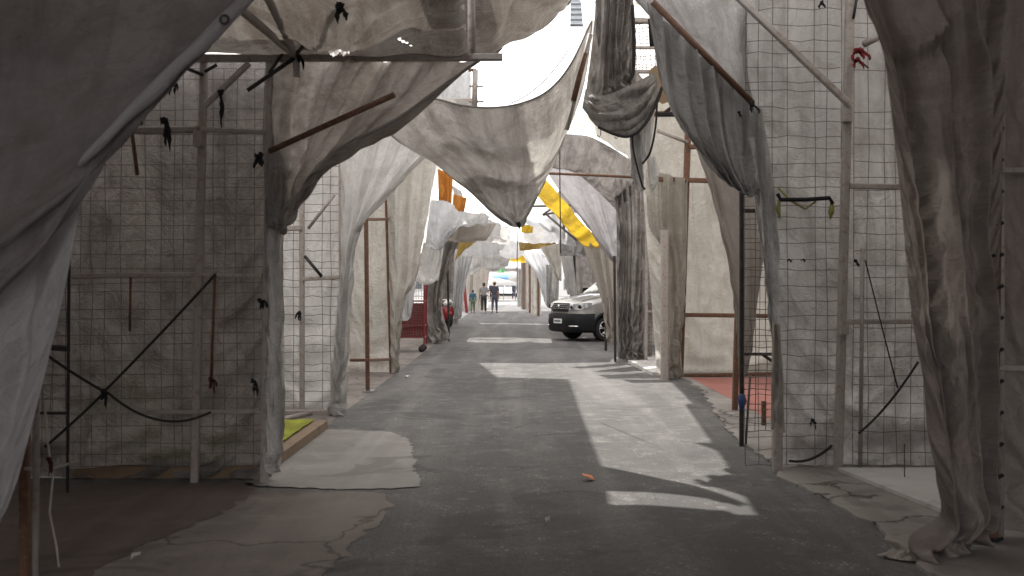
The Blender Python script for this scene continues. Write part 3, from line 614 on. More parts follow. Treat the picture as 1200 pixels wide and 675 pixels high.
# ---- hanging pieces further left
cloth('hanging_sheet', 'bluish white sheet bunched over the cream curtain on the left', 'sheet', 't_blue', [(505, 234, 20.5), (528, 238, 20.5), (548, 262, 21)], [(498, 288, 20.5), (510, 293, 20.5), (522, 283, 20.5)], right=[(548, 262, 21), (528, 268, 20.7), (522, 283, 20.5)], nu=40, nv=40, ex=(1.10, 1.08), fold=(.06, 2.5), noise_amp=.05)
cloth('hanging_sheet', 'pale grey flap hanging square below the bluish white sheet', 'sheet', 't_white', [(496, 284, 20.9), (521, 284, 20.9)], [(487, 329, 20.9), (499, 334, 20.9), (514, 328, 20.9)], nu=30, nv=30, ex=(1.05, 1.05), fold=(.04, 2))
cloth('hanging_sheet', 'crumpled grey sheet hanging over the red cage cart', 'sheet', 't_blue', [(466, 326, 22.0), (488, 330, 22.0)], [(464, 370, 22.0), (474, 376, 22.0), (482, 366, 22.0)], nu=30, nv=34, ex=(1.08, 1.06), fold=(.06, 3))
# red cage cart
b0 = G(483, 412); cx, cy = b0.x - .05, b0.y
t = empty('cage_cart', (cx, cy, 0), 'red wire cage cart on castors half hidden by a crumpled grey sheet', 'cart')
m_ = MB()
for x in (-.75, .36):
    for y in (-.3, .3): m_.bar((cx + x, cy + y, .16), (cx + x, cy + y, 1.75), .035)
for z in (.35, .62, 1.2, 1.75):
    for y in (-.3, .3): m_.bar((cx - .75, cy + y, z), (cx + .36, cy + y, z), .03)
    for x in (-.75, .36): m_.bar((cx + x, cy - .3, z), (cx + x, cy + .3, z), .03)
m_.build('cage_frame', M['red'], t)
wire_panel(t, (cx - .75, cy - .3, .35), (cx + .36, cy - .3, .35), (cx - .75, cy - .3, 1.75), .06, .005)
MB().box((cx - .74, cy - .26, .36), (cx + .34, cy + .28, 1.15)).build('load', M['red'], t)
for x in (-.7, .3):
    for y in (-.27, .27):
        MB().lathe([(0, -.02), (.075, -.02), (.08, 0), (.075, .02), (0, .02)], (cx + x, cy + y, .08), 'y', 16).build('castor', M['black'], t, True)
cloth('pillar_tarp', 'brown-grey gathered tarp pillar beyond the red cage cart', 'tarp', 't_dark', [(508, 236, 27), (522, 240, 27), (552, 262, 27)], [(498, 402, 26.8), (512, 403, 26.6), (528, 397, 26.9)], left=[(508, 236, 27), (499, 320, 27), (498, 402, 26.8)], right=[(552, 262, 27), (534, 290, 27), (521, 330, 26.9), (518, 360, 26.9), (528, 397, 26.9)], nu=50, nv=60, ex=(1.06, 1.02), fold=(.12, 4))
cloth('tarp_wall', 'dim olive-grey tarp wall behind the motor scooter', 'tarp', 't_dark', [(505, 262, 40), (540, 268, 40)], [(505, 380, 40), (537, 380, 40)], nu=30, nv=40, ex=(1.05, 1.02), fold=(.1, 3))
frame('stall_frame', 'thin dark pole leaning out of the brown tarp pillar on the left', PP(526, 392, 28, 0), posts=[(PP(526, 0, 28, 0), PP(524, 270, 28), .06)], post_mat='black')
cloth('hanging_sheet', 'orange cloth strip hanging highest on the left by the sail', 'sheet', 't_orange', [(513, 198, 24), (531, 204, 24)], [(514, 242, 24), (529, 244, 24)], nu=24, nv=30, ex=(1.08, 1.03), fold=(.06, 3), group='orange cloths on the left')
cloth('hanging_sheet', 'smaller orange cloth hanging lower and nearer the street middle', 'sheet', 't_orange', [(531, 227, 25), (547, 232, 25)], [(530, 247, 25), (544, 248, 25)], nu=24, nv=24, ex=(1.08, 1.03), fold=(.05, 2), group='orange cloths on the left')
cloth('hanging_sheet', 'white sheet caught in the slanting edge of the sail on the left', 'sheet', 't_white', [(528, 216, 26), (541, 224, 26)], [(536, 238, 26), (545, 240, 26)], nu=20, nv=20, ex=(1.08, 1.05), fold=(.04, 2))
cloth('awning_tarp', 'rumpled white tarp rolled along the awning edge on the left', 'tarp', 't_blue', [(520, 250, 26), (545, 247, 26), (574, 254, 26.5)], [(526, 262, 25.8), (550, 263, 25.8), (570, 260, 26)], nu=44, nv=24, ex=(1.08, 1.12), fold=(.05, 2), noise_amp=.05)
cloth('awning_tarp', 'beige tarp awning hanging under the rumpled white roll on the left', 'tarp', 't_taupe', [(522, 260, 26.5), (556, 262, 26.5), (582, 262, 27)], [(520, 283, 26.5), (548, 284, 26.5), (570, 282, 27)], nu=40, nv=24, ex=(1.05, 1.08), fold=(.03, 1.5))
cloth('awning_tarp', 'pale tarp hanging from the left awning towards the sail tip', 'tarp', 't_white', [(570, 256, 29), (600, 268, 30)], [(566, 284, 29), (584, 286, 29.5), (597, 286, 30)], nu=30, nv=24, ex=(1.06, 1.08), fold=(.06, 3))
cloth('awning_tarp', 'mustard yellow awning edge curling over the left stalls', 'tarp', 't_mustard', [(538, 285, 31), (556, 274, 31), (582, 272, 31.5)], [(533, 306, 31), (546, 292, 31), (562, 280, 31), (578, 281, 31.5)], nu=40, nv=16, ex=(1.03, 1.05), fold=(.05, 3))
cloth('awning_tarp', 'white sagging awning under the mustard edge on the left', 'tarp', 't_blue', [(545, 290, 34), (562, 280, 34), (580, 284, 34.5), (594, 284, 35)], [(541, 300, 34), (560, 301, 34), (578, 296, 34), (590, 291, 35)], nu=36, nv=20, ex=(1.06, 1.1), fold=(.04, 1.5))
cloth('pillar_tarp', 'striped white and grey tarp tied to a pole left of the walking child', 'tarp', 't_blue', [(533, 292, 37), (545, 292, 37), (556, 294, 37)], [(530, 374, 37), (540, 374, 37)], right=[(556, 294, 37), (546, 330, 37), (540, 374, 37)], nu=34, nv=44, ex=(1.06, 1.02), fold=(.12, 4))
cloth('arch_tarp', 'grey tarp arch with a scalloped hem above the walking family', 'tarp', 't_grey', [(538, 297, 57), (565, 293, 57), (600, 290, 57)], [(538, 318, 57), (552, 322, 57), (568, 315, 57), (580, 318, 57), (596, 312, 57)], nu=50, nv=24, ex=(1.06, 1.1), fold=(.07, 2.5))
cloth('pillar_tarp', 'grey tarp wall left of the walking family, behind the red pole', 'tarp', 't_taupe', [(536, 312, 60), (556, 312, 60), (574, 314, 60)], [(534, 364, 60), (550, 364, 60), (568, 363.5, 60)], nu=44, nv=40, ex=(1.05, 1.02), fold=(.12, 4))
frame('stall_frame', 'red pole leaning against the grey tarp left of the walking child', PP(547, 367, 56, 0), posts=[(PP(547, 0, 56, 0), PP(542, 316, 56), .18)], post_mat='red')
# scooter behind the pillar
# ================================================================== right side
Y = 8.5
fR = frame('stall_frame', 'white square-pipe frame with mesh in front of the pale tarp on the right', PP(985, 553, Y, 0),
    posts=[(PP(982, 0, Y, 0), PP(999, -110, Y), .07), (PP(911, 0, Y, 0), PP(911, 500, Y), .08), (PP(1240, 0, Y, 0), PP(1240, -110, Y), .06)],
    bars=[(PP(996, 218, Y - .03), PP(1240, 222, Y - .03), .05), (PP(990, 377, Y - .03), PP(1240, 375, Y - .03), .045), (PP(862, -6, Y - .08), PP(997, 124, Y - .08), .055),
          (PP(868, -105, Y - .03), PP(1240, -105, Y - .03), .06), (PP(992, 127, Y - .05), PP(992, 143, Y - .05), .085), (PP(988, 380, Y - .05), PP(988, 392, Y - .05), .085)],
    rods=[(PP(1011, 291, Y - .05), PP(1008, 556, Y - .05), .018, 'pipe_grey'), (PP(1012, 52, Y - .05), PP(1036, 40, Y - .05), .03, 'pipe_grey'), (PP(1000, 22, Y - .06), PP(1005, -8, Y - .06), .012, 'black')])
wire_panel(fR, PP(873, 545, Y + .05), PP(985, 545, Y + .05), PP(873, -100, Y + .05), .117, .0030)
wire_panel(fR, PP(1000, 545, Y + .05), PP(1240, 545, Y + .05), PP(1000, -100, Y + .05), .13, .0030)
cloth('tarp_wall', 'pale grey dirty tarp wall behind the white mesh frame on the right', 'tarp', 't_wallr', [(866, -112, 8.64), (1050, -112, 8.68), (1260, -112, 8.64)], [(915, 548, 8.64), (1050, 545, 8.68), (1260, 548, 8.64)],
      left=[(866, -112, 8.64), (868, 130, 8.64), (886, 250, 8.64), (906, 400, 8.64), (915, 548, 8.64)], nu=80, nv=90, ex=(1.025, 1.03), ymin=8.6, ymax=8.9, noise_amp=.085, disp=lambda p, U, V: wallfold(p, U, V), it=130)
cloth('edge_drape', 'pale tarp edge hanging in a long fold at the corner of the right mesh wall', 'tarp', 't_wallr', [(876, 120, 8.46), (886, 124, 8.44), (893, 130, 8.5)], [(903, 455, 8.45), (912, 500, 8.38), (921, 508, 8.48)],
      left=[(876, 120, 8.46), (884, 225, 8.44), (896, 300, 8.44), (906, 400, 8.44), (903, 455, 8.45)], right=[(893, 130, 8.5), (908, 230, 8.48), (913, 350, 8.48), (914, 430, 8.46), (921, 508, 8.48)], nu=26, nv=80, ex=(1.08, 1.01), fold=(.035, 1.5))
cloth('lining_drape', 'grey tarp folded over the bottom of the right street corner post', 'tarp', 't_taupe', [(905, 380, 8.36), (914, 380, 8.34)], [(903, 503, 8.36), (920, 507, 8.32)], nu=20, nv=34, ex=(1.05, 1.01), fold=(.02, 1))
t = empty('hanging_rail', PP(943, 240, 8.42), 'short black rail tied to the right mesh with olive twine', 'rail')
MB().tube([PP(911, 227, 8.42), PP(915, 234, 8.42), PP(944, 234, 8.41), PP(972, 232, 8.42), PP(976, 239, 8.42)], .018, 8).build('rail', M['rag'], t, True)
MB().tube([PP(912, 220, 8.44), PP(926, 235, 8.43), PP(944, 245, 8.42), PP(956, 236, 8.43)], .010, 6).build('twine', M['olive'], t, True)
MB().tube([PP(913, 234, 8.43), PP(912, 246, 8.43), PP(914, 256, 8.43)], [.012, .02, .006], 6).build('twine', M['olive'], t, True)
MB().tube([PP(975, 238, 8.43), PP(974, 248, 8.42), PP(973, 257, 8.43)], [.012, .028, .006], 6).build('twine', M['olive'], t, True)
rag('rag', 'red cloth flower knotted on the white post at the upper right', PP(1006, 58, 8.36), .15, .07, 'redcloth')
rag('rag', 'red scrap hanging under the red cloth flower on the right', PP(1005, 70, 8.36), .09, .05, 'redcloth')
rag('rag', 'dark scrap tied at the top edge of the right mesh', PP(963, 3, 8.4), .08, .04)
for px, py in ((925, 304), (941, 304)): rag('rag', 'tiny dark knot on the right mesh left of the white post', PP(px, py, 8.48), .03, .02, group='tiny knots on the right mesh')
rag('rag', 'black knot on the right mesh just right of the white post', PP(1003, 306, 8.48), .05, .03)
rag('rag', 'black scrap low on the right mesh wall', PP(952, 492, 8.5), .09, .03)
rope('cable', 'dark cable running diagonally up across the right mesh wall', 'cable', sag(PP(1006, 508, 8.4), PP(1076, 424, 8.4), .05), .010)
rope('cable', 'thin cable slanting down from the dark rod on the right mesh wall', 'cable', sag(PP(1014, 305, 8.42), PP(1052, 455, 8.42), .01), .006)
rope('cable', 'cable lying along the foot of the right mesh wall', 'cable', sag(PP(925, 540, 8.3), PP(975, 522, 8.35), .05), .012)
t = empty('bent_wire', PP(1072, 560, 8.2, .05), 'thin rusty wire hoop standing on the white floor tile', 'wire')
MB().tube([PP(1060, 520, 8.0), PP(1060, 573, 8.0), PP(1081, 573, 8.0)], .005, 6).build('hoop', M['rust'], t, True)
t = tag(MB().bar(PP(1006, 70, 8.37), PP(1018, 80, 8.37), .012).build('clip', M['black']), 'small dark clip beside the red cloth flower', 'clip')

# near right curtain
def bulge(pos, U, V):
    # long gathers, one fold lapping over at head height, the foot kicked out over the road
    lap = .15 + .03 * np.sin(7 * U); r = np.clip((V - lap + .11) / .11, 0, 1) * (V < lap)
    pos[..., 1] -= .20 * r * np.exp(-((U - .42) / .2) ** 2)
    pos[..., 1] -= .22 * np.exp(-((U - .1) / .2) ** 2 - ((V - .80) / .09) ** 2)
    pos[..., 1] += .10 * np.exp(-((U - .5) / .07) ** 2) * np.clip(1 - V * 4, 0, 1)
    return pos
cloth('gathered_curtain', 'heavy brown-grey tarp curtain gathered at the near right pole and spilling onto the ground', 'curtain', 't_brown',
      [(985, -75, 6.0), (1060, -75, 5.95), (1130, -75, 6.0), (1176, -75, 6.05)], [(1068, 652, 5.72), (1090, 661, 5.68), (1125, 650, 5.76), (1162, 634, 5.95)],
      left=[(985, -75, 6.0), (1012, 0, 5.96), (1034, 60, 5.92), (1042, 120, 5.92), (1054, 230, 5.92), (1066, 350, 5.92), (1078, 440, 5.92), (1074, 500, 5.86), (1086, 555, 5.86), (1098, 600, 5.86), (1066, 628, 5.78), (1068, 652, 5.72)],
      right=[(1176, -75, 6.05), (1172, 150, 6.04), (1168, 400, 6.04), (1162, 634, 5.95)], nu=110, nv=130, ex=(1.05, 1.03), fold=(.085, 2.9), noise_amp=.035, disp=bulge, it=60, bend=.3, shear=-.16, ymax=6.15)
cloth('curtain_end', 'loose pale tarp end lying on the road at the foot of the near right curtain', 'tarp', 't_taupe', [(1060, 640, 5.95), (1100, 640, 5.95), (1142, 636, 5.95)], [(1026, 651, 5.84), (1062, 663, 5.72), (1098, 662, 5.72)], nu=34, nv=20, ex=(1.12, 1.1), fold=(.02, 4), noise_amp=.03)
f = frame('stall_frame', 'rusty upright pole with lashings in the near right corner', PP(1165, 640, 6.1, 0), posts=[(PP(1163, 0, 6.12, 0), PP(1172, -70, 6.12), .05)], post_mat='rust',
      bars=[(PP(1168, 200, 6.12), PP(1400, 196, 6.12), .035), (PP(1166, 431, 6.12), PP(1400, 434, 6.12), .035)], rods=[(PP(1174, 0, 6.14), PP(1172, 640, 6.14, 0), .022, 'pipe_grey')], bar_mat='pipe_grey')
for py in range(40, 640, 37): MB().tube([PP(1162, py, 6.06), PP(1168, py + 2, 6.05), PP(1175, py - 1, 6.07)], .012, 6).build('lashing', M['rag'], f, True)
cloth('tarp_wall', 'dark creased tarp wall right of the rusty pole at the right edge', 'tarp', 't_brown', [(1165, -75, 6.2), (1300, -75, 6.25), (1460, -75, 6.2)], [(1163, 622, 6.2), (1300, 626, 6.25), (1460, 630, 6.2)], nu=60, nv=70, ex=(1.05, 1.04), fold=(.05, 2), ymin=6.17, noise_amp=.06)
# right upper arch
cloth('arch_tarp', 'grey tarp hanging in long folds from the rusty slanting pole at upper right', 'tarp', 't_grey',
      [(760, 2, 8.35), (800, 42, 8.35), (842, 82, 8.35), (884, 124, 8.38)], [(866, 208, 8.38), (887, 226, 8.38)],
      left=[(760, 2, 8.35), (768, 50, 8.3), (776, 96, 8.3), (796, 134, 8.3), (828, 176, 8.34), (866, 208, 8.38)], right=[(884, 124, 8.38), (886, 175, 8.38), (887, 226, 8.38)], nu=70, nv=60, ex=(1.08, 1.02), fold=(.06, 6), noise_amp=.03, hem='l:.012', hem_mat='hem')
cloth('upper_tarp', 'pale smooth tarp stretched above the rusty slanting pole at upper right', 'tarp', 't_wallr', [(700, -110, 8.3), (790, -110, 8.5), (880, -110, 8.58)], [(886, 128, 8.56), (889, 132, 8.56)],
      left=[(700, -110, 8.3), (738, -10, 8.36), (757, 10, 8.42), (800, 48, 8.5), (848, 92, 8.54), (886, 128, 8.56)], right=[(880, -110, 8.58), (876, 0, 8.58), (877, 90, 8.58), (889, 132, 8.56)], nu=60, nv=60, ex=(1.02, 1.02), noise_amp=.03)
f = frame('slanting_pole', 'rusty pole slanting down to the right above the grey folded tarp', PP(885, 125, 8.3), rods=[(PP(765, 2, 8.28), PP(882, 121, 8.28), .028, 'rust')])
f['category'] = 'pole'
rag('rag', 'black lashing at the lower end of the rusty slanting pole', PP(880, 121, 8.24), .10, .045)
rag('rag', 'small black knot on the edge of the grey folded tarp', PP(866, 132, 8.26), .06, .025)
# black mesh frame
Y = 9.83
f = frame('mesh_gate', 'black rusty mesh gate frame standing at the edge of the red floor', PP(869, 523, Y, 0), posts=[(PP(869, 0, Y, 0), PP(869, 222, Y), .042), (PP(945, 0, Y, 0), PP(945, 222, Y), .05)], post_mat='black',
      bars=[(PP(870, 247, Y), PP(945, 247, Y), .04), (PP(870, 415, Y), PP(945, 415, Y), .03), (PP(870, 226, Y), PP(945, 226, Y), .04), (PP(893, 415, Y - .03), PP(906, 424, Y - .03), .03)], rods=[(PP(874, 520, Y), PP(879, 440, Y), .012, 'wire')])
f['category'] = 'gate'
wire_panel(f, PP(871, 505, Y + .03), PP(945, 505, Y + .03), PP(871, 230, Y + .03), .135, .004)
MB().tube([PP(869, 462, Y - .05), PP(870, 470, Y - .05), PP(869, 480, Y - .05)], [.03, .045, .02], 8).build('tape', M['blue'], f, True)
frame('stall_frame', 'rusty leaning post behind the black mesh gate on the right', PP(862, 482, 12.5, 0), posts=[(PP(861, 0, 12.5, 0), PP(869, 200, 12.5), .07)], post_mat='rust')
f = frame('short_post', 'short rusty post standing on the red floor', PP(895, 500, 11.15, 0), posts=[(PP(895, 0, 11.15, 0), PP(895, 470, 11.15), .05)], post_mat='rust'); f['category'] = 'post'
cloth('side_drape', 'smooth taupe tarp edge hanging behind the black mesh gate post', 'tarp', 't_taupe', [(806, 150, 10.3), (850, 195, 10.3), (900, 205, 10.3)], [(866, 440, 10.3), (876, 440, 10.3)],
      left=[(806, 150, 10.3), (824, 195, 10.3), (838, 240, 10.3), (852, 300, 10.3), (862, 370, 10.3), (866, 440, 10.3)], right=[(900, 205, 10.3), (897, 280, 10.3), (888, 350, 10.3), (876, 440, 10.3)], nu=36, nv=60, ex=(1.02, 1.01), fold=(.03, 2))
# back wall
Y = 17.0
cloth('tarp_wall', 'cream crumpled tarp wall behind the rusty cross frame on the right', 'tarp', 't_cream', [(745, 108, Y + .1), (840, 108, Y + .1), (960, 108, Y + .1)], [(770, 440, Y + .1), (860, 438, Y + .12), (960, 438, Y + .1)], nu=90, nv=90, ex=(1.05, 1.05), ymin=Y + .05, noise_amp=.10, it=130)
f = frame('stall_frame', 'rusty cross frame of square pipe before the cream tarp wall', PP(798, 443, Y, 0), posts=[(PP(797, 0, Y, 0), PP(807, 130, Y), .10), (PP(960, 0, Y, 0), PP(960, 130, Y), .08)], post_mat='rust',
      bars=[(PP(772, 210, Y - .08), PP(834, 212, Y - .08), .08), (PP(802, 369, Y - .08), PP(960, 371, Y - .08), .07), (PP(808, 172, Y - .08), PP(822, 172, Y - .08), .08), (PP(745, 134, Y - .08), PP(960, 130, Y - .08), .09), (PP(802, 440, Y - .06), PP(960, 437, Y - .06), .06)],
      rods=[(PP(770, 153, Y - .1), PP(806, 167, Y - .1), .03, 'pipe_grey')])
cloth('pillar_tarp', 'stained cream tarp bunched on the corner post left of the rusty cross frame', 'tarp', 't_cream', [(757, 196, 16.9), (785, 205, 16.8), (806, 210, 16.85)], [(775, 440, 16.8), (788, 443, 16.7), (800, 440, 16.8)],
      left=[(757, 196, 16.9), (760, 260, 16.9), (776, 300, 16.85), (775, 440, 16.8)], right=[(806, 210, 16.85), (804, 320, 16.8), (798, 400, 16.8), (800, 440, 16.8)], nu=44, nv=70, ex=(1.12, 1.03), fold=(.07, 3), noise_amp=.05)
frame('stall_frame', 'thick white post at the corner of the pale floor slab', PP(779, 440, 16.6, 0), posts=[(PP(779, 0, 16.6, 0), PP(779, 270, 16.6), .13)])
f = frame('mesh_gate', 'white pipe gate with fine dark mesh beside the dark gathered pillar', PP(757, 415, 20.3, .06), posts=[(PP(757, 0, 20.3, .06), PP(758, 262, 20.3), .06), (PP(772, 0, 20.3, .06), PP(774, 262, 20.3), .05)], bars=[(PP(757, 365, 20.28), PP(773, 365, 20.28), .04), (PP(757, 270, 20.28), PP(773, 270, 20.28), .04)])
f['category'] = 'gate'
wire_panel(f, PP(757, 415, 20.35), PP(773, 415, 20.35), PP(757, 270, 20.35), .08, .005)
cloth('tarp_screen', 'dark tarp filling the white pipe gate on the right', 'tarp', 't_dark', [(752, 255, 20.5), (778, 255, 20.5)], [(754, 418, 20.5), (778, 418, 20.5)], nu=20, nv=40, ex=(1.05, 1.02))
# dark pillar and arches at 21 m
cloth('pillar_tarp', 'dark grey-brown tarp pillar gathered in vertical folds on the right', 'tarp', 't_dark', [(716, 205, 20.9), (736, 212, 20.8), (760, 206, 20.9)], [(724, 420, 20.8), (740, 423, 20.7), (757, 421, 20.8)],
      left=[(716, 205, 20.9), (722, 250, 20.9), (723, 330, 20.85), (724, 420, 20.8)], right=[(760, 206, 20.9), (757, 300, 20.9), (755, 360, 20.85), (757, 421, 20.8)], nu=56, nv=70, ex=(1.10, 1.02), fold=(.09, 6), noise_amp=.03)
cloth('arch_tarp', 'brown ribbed tarp arching from the dark pillar up over the street', 'tarp', 't_dark', [(642, 158, 20.4), (690, 160, 20.5), (740, 188, 20.7), (758, 205, 20.8)], [(640, 196, 20.6), (672, 202, 20.7), (698, 222, 20.8), (724, 248, 20.9)], nu=60, nv=36, ex=(1.05, 1.05), fold=(.055, 4), noise_amp=.04)
cloth('upper_tarp', 'cream tarp strip stretched above the brown ribbed arch', 'tarp', 't_cream', [(655, 128, 20.0), (700, 138, 20.0), (764, 150, 20.0)], [(652, 152, 20.3), (690, 156, 20.3), (735, 182, 20.4), (764, 215, 20.5)], nu=44, nv=30, ex=(1.02, 1.02), fold=(.03, 2))
cloth('arch_tarp', 'bluish white smooth tarp hanging under the brown ribbed arch', 'tarp', 't_tail', [(634, 190, 21.3), (672, 200, 21.3), (724, 236, 21.3)], [(722, 305, 21.2), (726, 308, 21.2)],
      left=[(634, 190, 21.3), (652, 218, 21.3), (680, 252, 21.25), (700, 278, 21.2), (722, 305, 21.2)], nu=44, nv=44, ex=(1.02, 1.02), fold=(.05, 3))
cloth('awning_tarp', 'bright yellow tarp band slanting below the bluish white tarp', 'tarp', 't_yellow', [(628, 200, 22.0), (652, 224, 21.9), (680, 258, 21.8), (712, 292, 21.7)], [(618, 218, 22.1), (638, 238, 22), (660, 262, 21.9), (683, 288, 21.8)], nu=50, nv=22, ex=(1.04, 1.08), fold=(.05, 3))
cloth('pillar_tarp', 'light brown tarp falling straight below the yellow band by the van', 'tarp', 't_taupe', [(682, 284, 21.9), (700, 286, 21.8), (724, 292, 21.7)], [(712, 400, 21.6), (718, 402, 21.6), (724, 400, 21.6)],
      left=[(682, 284, 21.9), (692, 312, 21.8), (704, 345, 21.7), (712, 400, 21.6)], nu=40, nv=50, ex=(1.05, 1.02), fold=(.07, 3))
frame('stall_frame', 'black upright pole in front of the van door', PP(709, 411, 23.9, 0), posts=[(PP(710, 0, 23.9, 0), PP(711, 290, 23.9), .06)], post_mat='black')
frame('stall_frame', 'black upright pole at the left edge of the dark gathered pillar', PP(721, 424, 20.5, 0), posts=[(PP(721, 0, 20.5, 0), PP(720, 300, 20.5), .05)], post_mat='black')
rope('cable', 'loop of grey cable hanging on the black poles by the van', 'cable', [PP(712, 348, 21), PP(712, 378, 21), PP(718, 388, 21), PP(721, 370, 21), PP(717, 350, 21)], .02, 'wire')
rope('rusty_rod', 'long rusty rod lying level across the brown ribbed arch', 'rod', [PP(640, 203, 19.8), PP(690, 205, 19.8), PP(750, 208, 19.8)], .03, 'rust')

# ---- far right
cloth('awning_tarp', 'brown awning valance curving across the far street', 'tarp', 't_mustard', [(608, 284, 40), (628, 284, 39.5), (652, 278, 39)], [(609, 294, 40), (630, 292, 39.5), (652, 286, 39)], nu=36, nv=12, ex=(1.02, 1.05), fold=(.05, 3))
cloth('tarp_screen', 'beige tarp triangle hanging behind the brown valance', 'tarp', 't_cream', [(633, 290, 36), (658, 284, 36)], [(655, 328, 36), (658, 330, 36)], nu=24, nv=30, ex=(1.04, 1.02), fold=(.06, 2))
cloth('awning_tarp', 'grey sheet sagging between far stalls above the van', 'tarp', 't_grey', [(655, 274, 33), (672, 270, 33), (690, 286, 32.5)], [(656, 300, 33), (672, 300, 33), (690, 302, 32.5)], nu=30, nv=26, ex=(1.05, 1.06), fold=(.05, 3))
cloth('pillar_tarp', 'white tarp strip hanging left of the van windscreen', 'tarp', 't_white', [(657, 300, 34), (671, 300, 34)], [(665, 345, 34), (677, 347, 34)], nu=24, nv=34, ex=(1.08, 1.02), fold=(.07, 3))
cloth('tarp_screen', 'dim tarp wall behind the van', 'tarp', 't_dark', [(668, 292, 36), (720, 292, 36)], [(668, 385, 36), (720, 385, 36)], nu=30, nv=40, ex=(1.04, 1.02), fold=(.06, 4))
f = frame('stall_frame', 'dark pole beside the white strip near the van', PP(674, 378, 35, 0), posts=[(PP(675, 0, 35, 0), PP(673, 300, 35), .08)], post_mat='black')
cloth('pillar_tarp', 'bluish grey tarp swept down to a pole left of the van', 'tarp', 't_blue', [(612, 298, 42), (630, 296, 42), (648, 304, 42)], [(640, 358, 41.5), (652, 361, 41.5)],
      left=[(612, 298, 42), (626, 318, 42), (634, 336, 41.8), (640, 358, 41.5)], nu=36, nv=44, ex=(1.08, 1.02), fold=(.1, 4))
cloth('pillar_tarp', 'grey tarp pillar just left of the van bonnet', 'tarp', 't_grey', [(640, 310, 40), (656, 312, 40)], [(641, 360, 40), (654, 363, 40)], nu=26, nv=34, ex=(1.06, 1.02), fold=(.1, 3))
for i, (a, b, yy, mt, txt) in enumerate(((622, 634, 50, 't_cream', 'cream narrow tarp pillar beyond the bluish swept tarp'), (616, 624, 56, 't_white', 'white narrow tarp pillar standing far up the street on the right'), (610, 617, 63, 't_taupe', 'farthest taupe tarp pillar on the right by the crossing street'))):
    cloth('pillar_tarp', txt, 'tarp', mt, [(a, 300 - i, yy), (b, 298 - i, yy)], [(a + 1, 333 + 1867 / yy - .3, yy), (b, 333 + 1867 / yy - .3, yy)], nu=22, nv=34, ex=(1.06, 1.02), fold=(.12, 3))
    frame('stall_frame', ('dark pole in front of the cream narrow tarp pillar', 'rusty pole in front of the white narrow tarp pillar', 'red-brown pole in front of the farthest taupe tarp pillar')[i], PP(b - 3, 350, yy - .3, 0), posts=[(PP(b - 3, 0, yy - .3, 0), PP(b - 3, 308, yy - .3), .12)], post_mat='rust')
for i, (a, b, c, yy, mt, txt) in enumerate(((540, 576, 290, 66, 't_grey', 'grey tarp strung across the far left above the distant figures'), (600, 640, 296, 68, 't_white', 'white tarp strung across the far right above the distant man'), (556, 622, 284, 74, 't_white', 'pale tarp strung highest across the far mouth of the street'))):
    cloth('awning_tarp', txt, 'tarp', mt, [(a, c, yy), ((a + b) / 2, c + 4, yy), (b, c, yy)], [(a, c + 16, yy), (a * .6 + b * .4, c + 20, yy), (b, c + 10, yy)], nu=36, nv=20, ex=(1.06, 1.08), fold=(.06, 2))
for i, (a, b, yy, mt, txt) in enumerate(((556, 572, 66, 't_white', 'white tarp side wall far up on the left behind the family'), (606, 613, 70, 't_grey', 'grey tarp side wall far up on the right beside the distant man'))):
    cloth('pillar_tarp', txt, 'tarp', mt, [(a, 300, yy), (b, 299, yy)], [(a, 332.6 + 1867 / yy, yy), (b, 332.6 + 1867 / yy, yy)], nu=22, nv=30, ex=(1.05, 1.02), fold=(.1, 3))
# far awnings glowing white
for i, (t_, b_, mt, txt) in enumerate((
    ([(612, 240, 30), (640, 236, 30), (668, 262, 29)], [(616, 262, 33), (640, 268, 33), (676, 290, 31)], 't_blue', 'white awning tarp glowing between the sail tip and the yellow band'),
    ([(612, 268, 37), (640, 262, 37), (664, 276, 36)], [(614, 282, 39), (634, 284, 39), (660, 284, 38)], 't_white', 'white awning tarp glowing just above the brown valance'),
    ([(584, 286, 44), (604, 282, 44), (616, 286, 44)], [(586, 300, 46), (600, 302, 46), (614, 299, 46)], 't_blue', 'crumpled white tarp hanging over the far street middle'),
    ([(592, 298, 60), (606, 296, 60), (618, 300, 60)], [(594, 306, 62), (606, 306, 62), (616, 308, 62)], 't_yellow', 'small yellow awning far up the street'),
    ([(611, 264, 34), (625, 263, 34)], [(611, 272, 34), (624, 273, 34)], 't_yellow', 'small yellow tarp patch right of the sail tip'))):
    cloth('awning_tarp', txt, 'tarp', mt, t_, b_, nu=30, nv=24, ex=(1.04, 1.06), fold=(.045, 1.6))
f = frame('pipe_truss', 'thin dark pipe truss under the white awnings right of the sail tip', PP(660, 280, 28), rods=[(PP(636, 252, 28), PP(664, 246, 28), .03, 'wire'), (PP(640, 251, 28), PP(676, 282, 28), .03, 'wire'), (PP(636, 252, 28), PP(652, 240, 28), .03, 'wire'), (PP(660, 250, 28), PP(661, 268, 28), .03, 'wire'), (PP(612, 242, 29), PP(700, 240, 28), .03, 'wire')])
f['category'] = 'pipe truss'

